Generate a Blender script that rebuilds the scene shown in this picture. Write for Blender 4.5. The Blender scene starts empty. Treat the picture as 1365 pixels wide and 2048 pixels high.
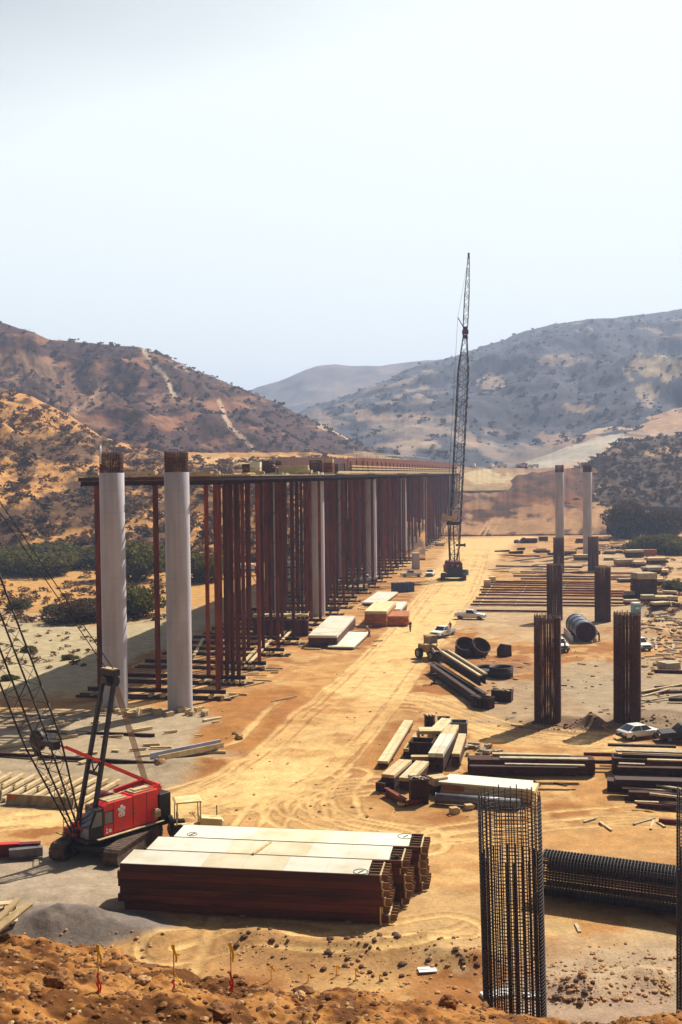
import bpy, math, random
import numpy as np
from mathutils import Vector, Matrix, Euler
random.seed(7)
rng = np.random.default_rng(7)
SC = bpy.context.scene
COL = SC.collection
F = 2200.0; CH = 26.0
PITCH = math.atan(74 / F); ROLL = -0.6
CAMR = (Matrix.Rotation(math.radians(90) - PITCH, 3, 'X') @ Matrix.Rotation(math.radians(ROLL), 3, 'Z'))
CAMP = Vector((0, 0, CH))

def ray(px, py):
    return CAMR @ Vector(((px - 682.5) / F, -(py - 1024) / F, -1))

def G(px, py, z=0.0):
    """point of the level plane z seen at photo pixel"""
    d = ray(px, py)
    t = (z - CH) / d.z
    return Vector((d.x * t, d.y * t, z))

def AT(px, py, Y):
    """point at distance Y along the valley seen at photo pixel"""
    d = ray(px, py)
    t = Y / d.y
    return CAMP + d * t

# ------------------------------------------------------------ numpy noise
def _hash(ix, iy, s):
    h = (ix.astype(np.int64) * 374761393 + iy.astype(np.int64) * 668265263 + s * 1442695041) & 0xffffffff
    h = ((h ^ (h >> 13)) * 1274126177) & 0xffffffff
    h = h ^ (h >> 16)
    return (h & 0xffff) / 65535.0

def vnoise(x, y, s=0):
    ix = np.floor(x); iy = np.floor(y)
    fx = x - ix; fy = y - iy
    fx = fx * fx * (3 - 2 * fx); fy = fy * fy * (3 - 2 * fy)
    a = _hash(ix, iy, s); b = _hash(ix + 1, iy, s); c = _hash(ix, iy + 1, s); d = _hash(ix + 1, iy + 1, s)
    return (a * (1 - fx) + b * fx) * (1 - fy) + (c * (1 - fx) + d * fx) * fy

def fbm(x, y, s=0, o=4):
    r = 0; a = .5; t = 0
    for k in range(o):
        r = r + a * vnoise(x * 2 ** k + 17.3 * k, y * 2 ** k - 9.1 * k, s + k); t += a; a *= .5
    return r / t

def sstep(a, b, x):
    t = np.clip((x - a) / (b - a), 0, 1)
    return t * t * (3 - 2 * t)

# ------------------------------------------------------------ materials
def nodes(m):
    m.use_nodes = True
    return m.node_tree, m.node_tree.nodes['Principled BSDF']

def mat(name, c1, c2=None, scale=2.0, rough=.85, bump=.25, bscale=None, metal=0.0, stretch=(1, 1, 1), lo=.35, hi=.65, spec=.3, detail=6):
    m = bpy.data.materials.new(name)
    nt, b = nodes(m)
    N, L = nt.nodes, nt.links
    b.inputs['Roughness'].default_value = rough
    b.inputs['Metallic'].default_value = metal
    b.inputs['Specular IOR Level'].default_value = spec
    if c2 is None:
        c2 = tuple(c * .75 for c in c1)
    tc = N.new('ShaderNodeTexCoord'); mp = N.new('ShaderNodeMapping')
    mp.inputs['Scale'].default_value = stretch
    L.new(tc.outputs['Object'], mp.inputs['Vector'])
    oi = N.new('ShaderNodeObjectInfo')
    va = N.new('ShaderNodeVectorMath'); va.operation = 'ADD'
    sc = N.new('ShaderNodeVectorMath'); sc.operation = 'SCALE'; sc.inputs['Scale'].default_value = 1
    cmb = N.new('ShaderNodeCombineXYZ')
    mu = N.new('ShaderNodeMath'); mu.operation = 'MULTIPLY'; mu.inputs[1].default_value = 37
    L.new(oi.outputs['Random'], mu.inputs[0]); L.new(mu.outputs[0], cmb.inputs[0]); L.new(mu.outputs[0], cmb.inputs[1])
    L.new(mp.outputs[0], va.inputs[0]); L.new(cmb.outputs[0], va.inputs[1])
    n = N.new('ShaderNodeTexNoise'); n.inputs['Scale'].default_value = scale; n.inputs['Detail'].default_value = detail
    n.inputs['Roughness'].default_value = .6
    L.new(va.outputs[0], n.inputs['Vector'])
    r = N.new('ShaderNodeValToRGB')
    r.color_ramp.elements[0].position = lo; r.color_ramp.elements[0].color = (*c1, 1)
    r.color_ramp.elements[1].position = hi; r.color_ramp.elements[1].color = (*c2, 1)
    L.new(n.outputs['Fac'], r.inputs[0])
    # per-object tone
    hs = N.new('ShaderNodeHueSaturation')
    mr = N.new('ShaderNodeMapRange'); mr.inputs['To Min'].default_value = .82; mr.inputs['To Max'].default_value = 1.12
    L.new(oi.outputs['Random'], mr.inputs['Value']); L.new(mr.outputs[0], hs.inputs['Value'])
    L.new(r.outputs[0], hs.inputs['Color'])
    L.new(hs.outputs[0], b.inputs['Base Color'])
    if bump:
        n2 = N.new('ShaderNodeTexNoise'); n2.inputs['Scale'].default_value = bscale or scale * 5; n2.inputs['Detail'].default_value = 4
        L.new(va.outputs[0], n2.inputs['Vector'])
        bp = N.new('ShaderNodeBump'); bp.inputs['Strength'].default_value = bump; bp.inputs['Distance'].default_value = .05
        L.new(n2.outputs['Fac'], bp.inputs['Height']); L.new(bp.outputs[0], b.inputs['Normal'])
    return m

M = {}
M['rust'] = mat('rusty_steel', (.18, .034, .009), (.06, .012, .005), 1.2, .8, .3, stretch=(1, 1, .25))
M['rust'].node_tree.nodes['Map Range'].inputs['To Min'].default_value = .5; M['rust'].node_tree.nodes['Map Range'].inputs['To Max'].default_value = 1.6
M['rust_dark'] = mat('dark_rusty_steel', (.055, .012, .007), (.022, .006, .005), 1.5, .75, .3)
M['form_rust'] = mat('rusty_side_form', (.20, .042, .012), (.09, .018, .008), .6, .8, .2)
M['timber_brown'] = mat('brown_timber', (.22, .12, .055), (.12, .06, .03), 2, .85, .2)
M['rust_bright'] = mat('orange_rust', (.26, .05, .012), (.13, .022, .008), 1.2, .8, .3)
M['rebar'] = mat('rebar_steel', (.030, .010, .012), (.010, .005, .007), 3, .6, 0, spec=.4)
M['rebar_rust'] = mat('rusty_rebar', (.12, .030, .014), (.05, .013, .007), 3, .7, 0)
M['concrete'] = mat('column_concrete', (.50, .49, .56), (.40, .38, .43), .5, .8, .15, 8, stretch=(1, 1, .35))
def joints(m, step=2.45, dark=.90):
    nt = m.node_tree; N, L = nt.nodes, nt.links; bs = nt.nodes['Principled BSDF']
    tc = N.new('ShaderNodeTexCoord'); sp = N.new('ShaderNodeSeparateXYZ'); L.new(tc.outputs['Object'], sp.inputs[0])
    d = N.new('ShaderNodeMath'); d.operation = 'DIVIDE'; d.inputs[1].default_value = step; L.new(sp.outputs['Z'], d.inputs[0])
    f = N.new('ShaderNodeMath'); f.operation = 'FRACT'; L.new(d.outputs[0], f.inputs[0])
    g = N.new('ShaderNodeMath'); g.operation = 'LESS_THAN'; g.inputs[1].default_value = .028; L.new(f.outputs[0], g.inputs[0])
    n = N.new('ShaderNodeTexNoise'); n.inputs['Scale'].default_value = 1; n.inputs['Detail'].default_value = 6
    mp = N.new('ShaderNodeMapping'); mp.inputs['Scale'].default_value = (2.2, 2.2, .10); L.new(tc.outputs['Object'], mp.inputs[0]); L.new(mp.outputs[0], n.inputs[0])
    mr = N.new('ShaderNodeMapRange'); mr.inputs['From Min'].default_value = .35; mr.inputs['From Max'].default_value = .7; mr.inputs['To Min'].default_value = 1.05; mr.inputs['To Max'].default_value = .86; L.new(n.outputs[0], mr.inputs[0])
    mj = N.new('ShaderNodeMapRange'); mj.inputs['To Min'].default_value = 1; mj.inputs['To Max'].default_value = dark; L.new(g.outputs[0], mj.inputs[0])
    mu = N.new('ShaderNodeMath'); mu.operation = 'MULTIPLY'; L.new(mr.outputs[0], mu.inputs[0]); L.new(mj.outputs[0], mu.inputs[1])
    src = bs.inputs['Base Color'].links[0].from_socket; sc = N.new('ShaderNodeVectorMath'); sc.operation = 'SCALE'
    L.new(src, sc.inputs[0]); L.new(mu.outputs[0], sc.inputs['Scale']); L.new(sc.outputs[0], bs.inputs['Base Color'])
joints(M['concrete'])
M['concrete_old'] = mat('weathered_concrete', (.42, .36, .27), (.24, .17, .11), 1.5, .9, .3)
M['wood'] = mat('fresh_timber', (.60, .47, .27), (.44, .30, .15), 2, .8, .25, stretch=(1, 1, 1))
M['wood_grey'] = mat('weathered_timber', (.48, .42, .32), (.32, .24, .15), 2, .85, .25)
M['wood_dark'] = mat('stained_and_shaded_timber', (.085, .026, .012), (.03, .011, .008), 1.5, .85, .3)  # also paints shade into the lower rows of timber stacks
M['ply_white'] = mat('pale_plywood', (.66, .63, .54), (.50, .42, .27), .35, .6, .05, 3, lo=.47, hi=.72, detail=4)
M['ply_worn'] = mat('worn_plywood', (.64, .58, .43), (.50, .39, .22), .5, .65, .05, 3, lo=.4, hi=.75)
M['ply_orange'] = mat('orange_plywood', (.48, .17, .04), (.30, .08, .02), 1, .7, .1)
M['ply_cream'] = mat('cream_plywood', (.66, .56, .35), (.52, .38, .18), 1, .7, .1)
M['form_side'] = mat('oiled_form_edge', (.085, .020, .011), (.030, .008, .006), .9, .7, .3, stretch=(.3, 1, 3))
M['red'] = mat('red_machine_paint', (.74, .012, .008), (.52, .025, .014), 1.4, .48, .03, spec=.5)
M['red_dark'] = mat('dark_red_paint', (.16, .010, .012), (.07, .006, .010), 1.5, .5, .1)
M['black'] = mat('black_machine_steel', (.022, .014, .016), (.010, .007, .010), 2, .5, .1)
M['track'] = mat('dusty_track_steel', (.13, .085, .055), (.05, .03, .022), 3, .7, .3)
M['dusty'] = mat('dust_covered_metal', (.52, .40, .24), (.36, .25, .13), 2, .85, .1)
M['yellow'] = mat('yellow_machine_paint', (.44, .26, .07), (.30, .16, .04), 1.5, .55, .1)
M['cream_paint'] = mat('cream_machine_paint', (.72, .60, .32), (.55, .42, .18), 1.5, .55, .1)
M['white'] = mat('white_car_paint', (.80, .80, .80), (.70, .69, .66), 1, .3, .0, spec=.6)
M['glass'] = mat('dark_window_glass', (.03, .035, .045), (.02, .022, .03), 1, .08, 0, spec=.9)
M['cab_glass'] = mat('cab_window_glass', (.10, .11, .14), (.07, .075, .10), 1, .12, 0, spec=.9)
M['tyre'] = mat('tyre_rubber', (.018, .016, .016), (.03, .026, .022), 3, .85, .1)
M['steel'] = mat('grey_steel', (.20, .19, .21), (.12, .11, .13), 1.5, .5, .1, metal=.3)
M['blue'] = mat('blue_paint', (.04, .07, .20), (.025, .04, .12), 1.5, .5, .1)
M['teal'] = mat('toilet_plastic', (.16, .42, .58), (.12, .34, .48), 1.5, .5, .05)
M['galv'] = mat('corrugated_form_steel', (.17, .19, .27), (.09, .10, .15), .8, .42, .1, metal=.5)
M['flag_yellow'] = mat('yellow_ribbon', (.80, .52, .02), (.70, .40, .01), 5, .6, 0)
M['flag_red'] = mat('red_ribbon', (.70, .03, .01), (.6, .02, .01), 5, .6, 0)
M['skin'] = mat('skin', (.45, .24, .15), (.40, .20, .12), 5, .6, 0)
M['cloth_dark'] = mat('dark_work_clothes', (.03, .03, .05), (.02, .02, .03), 5, .9, 0)
M['cloth_jean'] = mat('blue_jeans', (.06, .09, .17), (.04, .06, .12), 5, .9, 0)
M['cloth_red'] = mat('faded_red_shirt', (.50, .12, .08), (.40, .09, .06), 5, .9, 0)
M['rope'] = mat('wire_rope', (.20, .10, .05), (.10, .05, .03), 4, .7, 0)
M['emblem'] = mat('white_emblem_paint', (.82, .80, .74), (.78, .75, .68), 3, .6, 0)
M['leaf_green'] = mat('olive_leaves', (.13, .115, .020), (.060, .055, .011), 1.2, .8, 0)
M['leaf_dark'] = mat('dark_scrub_leaves', (.10, .052, .022), (.045, .026, .013), 1.2, .85, 0)
M['leaf_brown'] = mat('dry_scrub_leaves', (.17, .080, .034), (.085, .042, .020), 1.2, .85, 0)
M['leaf_haze'] = mat('hill_scrub_leaves', (.085, .080, .085), (.052, .050, .056), 1.2, .85, 0)  # greyed to match the haze tint painted on the right hill
M['leaf_purple'] = mat('purple_brown_scrub', (.080, .040, .026), (.045, .026, .018), 1.2, .85, 0)
def leafy(m, f=.45):
    nt = m.node_tree; N, L = nt.nodes, nt.links; bs = nt.nodes['Principled BSDF']; out = nt.nodes['Material Output']
    tr = N.new('ShaderNodeBsdfTranslucent'); mx = N.new('ShaderNodeMixShader'); mx.inputs[0].default_value = f
    L.new(bs.inputs['Base Color'].links[0].from_socket, tr.inputs['Color']); L.new(bs.outputs[0], mx.inputs[1]); L.new(tr.outputs[0], mx.inputs[2]); L.new(mx.outputs[0], out.inputs['Surface'])
for k_ in ('leaf_green', 'leaf_dark', 'leaf_brown', 'leaf_haze', 'leaf_purple'): leafy(M[k_])
M['form_side'].node_tree.nodes['Map Range'].inputs['To Min'].default_value = .5; M['form_side'].node_tree.nodes['Map Range'].inputs['To Max'].default_value = 1.9
M['bark'] = mat('bark', (.10, .06, .035), (.06, .035, .02), 3, .9, .3)
M['rock'] = mat('earthy_rock', (.28, .12, .036), (.12, .046, .014), 3, .9, .4)
M['rock_pale'] = mat('pale_rock', (.46, .29, .14), (.28, .13, .05), 3, .9, .4)
M['soil'] = mat('dark_soil_clods', (.16, .085, .045), (.08, .042, .025), 3, .95, .4)

# ------------------------------------------------------------ mesh builder
class MB:
    def __init__(s): s.v = []; s.f = []; s.mi = []; s.cur = 0; s.smooth = []
    def add(s, vs, fs, sm=False):
        o = len(s.v); s.v.extend([tuple(v) for v in vs]); s.f.extend([tuple(i + o for i in f) for f in fs])
        s.mi.extend([s.cur] * len(fs)); s.smooth.extend([sm] * len(fs)); return s
    def m(s, i): s.cur = i; return s
    def box(s, c, d, rz=0, R=None):
        x, y, z = d[0] / 2, d[1] / 2, d[2] / 2
        c = Vector(c)
        R = R or Matrix.Rotation(rz, 3, 'Z')
        vs = [c + R @ Vector((a * x, b * y, e * z)) for e in (-1, 1) for b in (-1, 1) for a in (-1, 1)]
        return s.add(vs, [(0, 2, 3, 1), (4, 5, 7, 6), (0, 1, 5, 4), (2, 6, 7, 3), (0, 4, 6, 2), (1, 3, 7, 5)])
    def beam(s, p, q, w, h, up=(0, 0, 1)):
        p = Vector(p); q = Vector(q); d = (q - p); L = d.length; d.normalize()
        u = Vector(up)
        if abs(d.dot(u)) > .98: u = Vector((0, 1, 0))
        sd = d.cross(u).normalized(); u = sd.cross(d)
        R = Matrix((d, -sd, u)).transposed()
        return s.box((p + q) / 2, (L, w, h), R=R)
    def ibeam(s, p, q, w, h, t=.03, up=(0, 0, 1)):
        p = Vector(p); q = Vector(q); d = (q - p).normalized(); u = Vector(up)
        if abs(d.dot(u)) > .98: u = Vector((0, 1, 0))
        sd = d.cross(u).normalized(); u = sd.cross(d)
        pr = [(-w, -h), (w, -h), (w, -h + 2 * t), (t, -h + 2 * t), (t, h - 2 * t), (w, h - 2 * t), (w, h), (-w, h), (-w, h - 2 * t), (-t, h - 2 * t), (-t, -h + 2 * t), (-w, -h + 2 * t)]
        vs = [e + sd * (a / 2) + u * (b / 2) for e in (p, q) for a, b in pr]
        n = 12
        fs = [(i, (i + 1) % n, (i + 1) % n + n, i + n) for i in range(n)]
        fs += [(0, 11, 2, 1), (11, 10, 3, 2), (10, 9, 4, 3), (9, 8, 5, 4), (8, 7, 6, 5)]
        fs += [(n + 1, n + 2, n + 11, n), (n + 2, n + 3, n + 10, n + 11), (n + 3, n + 4, n + 9, n + 10), (n + 4, n + 5, n + 8, n + 9), (n + 5, n + 6, n + 7, n + 8)]
        return s.add(vs, fs)
    def tube(s, p, q, r, n=8, r2=None, cap=True, sm=True):
        p = Vector(p); q = Vector(q); d = (q - p).normalized()
        u = Vector((0, 0, 1)) if abs(d.z) < .95 else Vector((1, 0, 0))
        a = d.cross(u).normalized(); b = d.cross(a)
        r2 = r if r2 is None else r2
        vs = [e + (a * math.cos(2 * math.pi * i / n) + b * math.sin(2 * math.pi * i / n)) * rr for e, rr in ((p, r), (q, r2)) for i in range(n)]
        s.add(vs, [(i, (i + 1) % n, (i + 1) % n + n, i + n) for i in range(n)], sm)
        if cap: o = len(s.v) - 2 * n; s.f += [tuple(o + i for i in reversed(range(n))), tuple(o + n + i for i in range(n))]; s.mi += [s.cur] * 2; s.smooth += [False] * 2
        return s
    def path(s, pts, r, n=6):
        for a, b in zip(pts, pts[1:]): s.tube(a, b, r, n)
        return s
    def ring(s, c, R, r, axis='z', n=32, k=4):
        vs = []; fs = []
        for i in range(n):
            a = 2 * math.pi * i / n
            for j in range(k):
                b = 2 * math.pi * j / k
                rr = R + r * math.cos(b); h = r * math.sin(b)
                v = (rr * math.cos(a), rr * math.sin(a), h)
                if axis == 'x': v = (v[2], v[0], v[1])
                if axis == 'y': v = (v[0], v[2], v[1])
                vs.append((c[0] + v[0], c[1] + v[1], c[2] + v[2]))
        for i in range(n):
            for j in range(k):
                fs.append((i * k + j, ((i + 1) % n) * k + j, ((i + 1) % n) * k + (j + 1) % k, i * k + (j + 1) % k))
        return s.add(vs, fs, True)
    def prism(s, pts, y0, y1, T=None):
        """profile in x,z pushed along y"""
        n = len(pts); T = T or (lambda v: v)
        vs = [T((x, y, z)) for y in (y0, y1) for x, z in pts]
        return s.add(vs, [(i, (i + 1) % n, (i + 1) % n + n, i + n) for i in range(n)] + [tuple(reversed(range(n))), tuple(range(n, 2 * n))])
    def build(s, name, m, parent=None, loc=None, rz=0, bevel=0):
        me = bpy.data.meshes.new(name); me.from_pydata(s.v, [], s.f)
        for x in (m if isinstance(m, (list, tuple)) else [m]): me.materials.append(M[x] if isinstance(x, str) else x)
        me.polygons.foreach_set('material_index', s.mi); me.polygons.foreach_set('use_smooth', s.smooth)
        me.update()
        o = bpy.data.objects.new(name, me); COL.objects.link(o)
        if parent: o.parent = parent
        if loc is not None: o.location = loc
        o.rotation_euler.z = rz
        if bevel:
            md = o.modifiers.new('bevel', 'BEVEL'); md.width = bevel; md.segments = 2; md.limit_method = 'ANGLE'
        return o

def tag(o, label, cat, group=None):
    o['label'] = label; o['category'] = cat
    if group: o['group'] = group
    return o
def thing(name, label, cat, loc=(0, 0, 0), rz=0, group=None):
    o = bpy.data.objects.new(name, None); COL.objects.link(o)
    o.location = loc; o.rotation_euler = (0, 0, rz); o.empty_display_size = .3
    return tag(o, label, cat, group)
def copy_tree(o, parent=None):
    c = o.copy(); COL.objects.link(c); c.parent = parent
    for ch in list(KIDS.get(o.name, [])) or [x for x in o.children]:
        copy_tree(ch, c)
    return c
KIDS = {}
def place(proto, first, loc, rz, label, group=None, cat=None):
    o = proto if first else copy_tree(proto)
    o.location = loc; o.rotation_euler.z = rz; o['label'] = label
    if group: o['group'] = group
    if cat: o['category'] = cat
    return o
def ordn(i):
    w = ['', 'first', 'second', 'third', 'fourth', 'fifth', 'sixth', 'seventh', 'eighth', 'ninth', 'tenth', 'eleventh', 'twelfth', 'thirteenth', 'fourteenth', 'fifteenth', 'sixteenth', 'seventeenth', 'eighteenth', 'nineteenth', 'twentieth']
    if i <= 20: return w[i]
    t = {2: 'twenty', 3: 'thirty', 4: 'forty'}[i // 10]
    if i % 10 == 0: return {30: 'thirtieth', 40: 'fortieth'}[i]
    return t + '-' + w[i % 10]

# ------------------------------------------------------------ terrain
CRX = np.array([-2000, 0, 150, 300, 450, 600, 800, 1000, 1200, 1365, 3500]); CRY = np.array([1860, 1880, 1900, 1932, 1955, 1975, 1988, 2003, 2018, 2035, 2060])
def mound(x, y, px, py, r, h, ax=1.0):
    c = G(px, py)
    d2 = ((x - c.x) / (r * ax)) ** 2 + ((y - c.y) / r) ** 2
    return h * np.exp(-d2 * 1.6)
MOUNDS = [(1185, 1452, 1.5, 1.3, 1.1), (140, 1862, 2.2, 1.35, 2.2), (60, 1800, 4, .5, 1.6), (520, 1880, 1.6, .55, 2.2), (700, 1905, 1.5, .6, 3.2), (860, 1890, 1.4, .5, 2.5), (300, 1880, 1.5, .4, 2),
          (1140, 1440, 2.0, .45, 1.3), (1300, 1440, 2.5, .5, 1.5), (1010, 1335, 3.0, .7, 1.8), (1310, 1270, 6, 1.2, 1.5), (1340, 1220, 7, 1.4, 1.3), (560, 1430, 5, .5, 1.2), (470, 1460, 4, .5, 1.0), (400, 1530, 2.5, .6, 2.2),
          (620, 1380, 4, .35, 1), (960, 1110, 9, .8, 2), (1160, 1985, 1.7, .7, 1.2), (1290, 1960, 1.5, .5, 1.4), (930, 1925, 1.5, .7, 1.6), (1260, 1130, 10, .8, 2), (970, 1500, 2, .5, 1.4)]
def zt(x, y):
    x = np.asarray(x, float); y = np.asarray(y, float)
    z = .22 * (fbm(x / 14, y / 14, 3, 4) - .5) + .10 * (fbm(x / 2.2, y / 2.2, 9, 3) - .5)
    far = sstep(380, 700, y)
    z = z * (1 - .3 * far)
    for m_ in MOUNDS: z = z + mound(x, y, *m_) * (.75 + .5 * fbm(x / 1.3, y / 1.3, 21, 3))
    # river bed a little lower to the left, and the rise beyond it
    lx = x - (-14.5 + .172 * (y - 127))
    z = z - 1.2 * sstep(-24, -40, lx) * sstep(95, 120, y) * sstep(330, 240, y)
    z = z + sstep(-60, -260, x) * sstep(150, 420, y) * 8
    z = z + sstep(70, 240, x - .25 * y) * sstep(150, 420, y) * 12
    # embankment the photographer stands on
    cz = 26 - 28 * (np.interp(682 + 78.6 * x, CRX, CRY) - 950) / F
    near = cz + (28 - y) * .355
    wob = 1.1 * (fbm(x / 5, y / 5, 31, 3) - .5) + .5 * (fbm(x / .9, y / .9, 33, 3) - .5) + .22 * (fbm(x / .25, y / .25, 35, 2) - .5)
    yy = y + 2.5 * (fbm(x / 6, y * 0, 41, 3) - .5) - 0.0
    face = cz - (yy - 28) * .85
    emb = np.minimum(near, face) - .25 + wob * sstep(0, 12, near)
    emb = np.minimum(emb, 24.3)
    return np.maximum(z, emb) if True else z
GRD = {}
def zg(x, y):
    """height of the built ground sheet (bilinear)"""
    yr, rr, Z = GRD['yr'], GRD['rr'], GRD['Z']
    x = np.asarray(x, float); y = np.asarray(y, float)
    i = np.interp(y, yr, np.arange(len(yr))); j = np.interp(x / (y + 6), rr, np.arange(len(rr)))
    i0 = np.clip(i.astype(int), 0, len(yr) - 2); j0 = np.clip(j.astype(int), 0, len(rr) - 2); u = i - i0; v = j - j0
    return (Z[i0, j0] * (1 - u) + Z[i0 + 1, j0] * u) * (1 - v) + (Z[i0, j0 + 1] * (1 - u) + Z[i0 + 1, j0 + 1] * u) * v
def ztf(x, y): return float(zg(np.array([x]), np.array([y]))[0])
def on(p, dz=0): return Vector((p.x, p.y, ztf(p.x, p.y) + dz))
def P(px, py):
    """ground point at pixel, following the terrain"""
    d = ray(px, py); t = 8.0
    g = G(px, py) if d.z < 0 else None
    ts = np.arange(8, 900, .15)
    xs = d.x * ts; ys = d.y * ts; zs = CH + d.z * ts
    hit = np.nonzero(zg(xs, ys) >= zs)[0]
    k = hit[0] if len(hit) else len(ts) - 1
    return Vector((xs[k], ys[k], float(zg(xs[k:k + 1], ys[k:k + 1])[0])))

def grid_mesh(name, X, Y, Z, col, material, smooth=True):
    nr, nc = X.shape
    co = np.stack([X, Y, Z], -1).reshape(-1, 3).astype(np.float32)
    idx = np.arange(nr * nc).reshape(nr, nc)
    q = np.stack([idx[:-1, :-1], idx[:-1, 1:], idx[1:, 1:], idx[1:, :-1]], -1).reshape(-1, 4)
    me = bpy.data.meshes.new(name)
    me.vertices.add(len(co)); me.vertices.foreach_set('co', co.ravel())
    me.loops.add(q.size); me.loops.foreach_set('vertex_index', q.ravel().astype(np.int32))
    me.polygons.add(len(q)); me.polygons.foreach_set('loop_start', np.arange(0, q.size, 4, dtype=np.int32))
    me.polygons.foreach_set('use_smooth', np.full(len(q), smooth))
    me.update(calc_edges=True)
    if col is not None:
        a = me.color_attributes.new('col', 'FLOAT_COLOR', 'POINT')
        c = np.concatenate([col.reshape(-1, 3), np.ones((len(co), 1))], 1).astype(np.float32)
        a.data.foreach_set('color', c.ravel())
    me.materials.append(material)
    o = bpy.data.objects.new(name, me); COL.objects.link(o)
    return o

def ground_mat(name, nscale=(.6, 4.0, 18), amp=.5, bump=.6, bdist=.08):
    m = bpy.data.materials.new(name); nt, b = nodes(m); N, L = nt.nodes, nt.links
    b.inputs['Roughness'].default_value = .95; b.inputs['Specular IOR Level'].default_value = .1
    at = N.new('ShaderNodeAttribute'); at.attribute_name = 'col'
    g = N.new('ShaderNodeNewGeometry')
    cur = at.outputs['Color']
    hs = []
    for k, s in enumerate(nscale):
        n = N.new('ShaderNodeTexNoise'); n.inputs['Scale'].default_value = s; n.inputs['Detail'].default_value = 6; n.inputs['Roughness'].default_value = .65
        L.new(g.outputs['Position'], n.inputs['Vector'])
        mr = N.new('ShaderNodeMapRange'); mr.inputs['From Min'].default_value = .3; mr.inputs['From Max'].default_value = .7
        mr.inputs['To Min'].default_value = 1 - amp * .55; mr.inputs['To Max'].default_value = 1 + amp * .4
        L.new(n.outputs['Fac'], mr.inputs['Value'])
        mx = N.new('ShaderNodeVectorMath'); mx.operation = 'SCALE'
        L.new(cur, mx.inputs[0]); L.new(mr.outputs[0], mx.inputs['Scale']); cur = mx.outputs[0]
        hs.append(n.outputs['Fac'])
        amp *= .75
    L.new(cur, b.inputs['Base Color'])
    bp = N.new('ShaderNodeBump'); bp.inputs['Strength'].default_value = bump; bp.inputs['Distance'].default_value = bdist
    L.new(hs[1], bp.inputs['Height'])
    bp2 = N.new('ShaderNodeBump'); bp2.inputs['Strength'].default_value = bump; bp2.inputs['Distance'].default_value = bdist * .35
    L.new(hs[-1], bp2.inputs['Height']); L.new(bp.outputs[0], bp2.inputs['Normal']); L.new(bp2.outputs[0], b.inputs['Normal'])
    return m

def pdist(x, y, pts):
    """distance of points to a polyline given in photo pixels (on the level ground)"""
    w = [G(*p) for p in pts]; d = np.full(x.shape, 1e9)
    for a, b in zip(w, w[1:]):
        vx, vy = b.x - a.x, b.y - a.y
        r0, r1 = np.searchsorted(y[:, 0], [min(a.y, b.y) - 24, max(a.y, b.y) + 24])
        if r1 <= r0: continue
        X_, Y_ = x[r0:r1], y[r0:r1]
        t = np.clip(((X_ - a.x) * vx + (Y_ - a.y) * vy) / (vx * vx + vy * vy), 0, 1)
        d[r0:r1] = np.minimum(d[r0:r1], np.hypot(X_ - a.x - t * vx, Y_ - a.y - t * vy))
    return d

def smooth_line(pts, n=6):
    out = []
    P_ = [pts[0]] + list(pts) + [pts[-1]]
    for i in range(1, len(P_) - 2):
        p0, p1, p2, p3 = [np.array(q, float) for q in P_[i - 1:i + 3]]
        for k in range(n):
            t = k / n
            out.append(tuple(.5 * (2 * p1 + (p2 - p0) * t + (2 * p0 - 5 * p1 + 4 * p2 - p3) * t * t + (3 * p1 - p0 - 3 * p2 + p3) * t ** 3)))
    out.append(tuple(pts[-1])); return out

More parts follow.
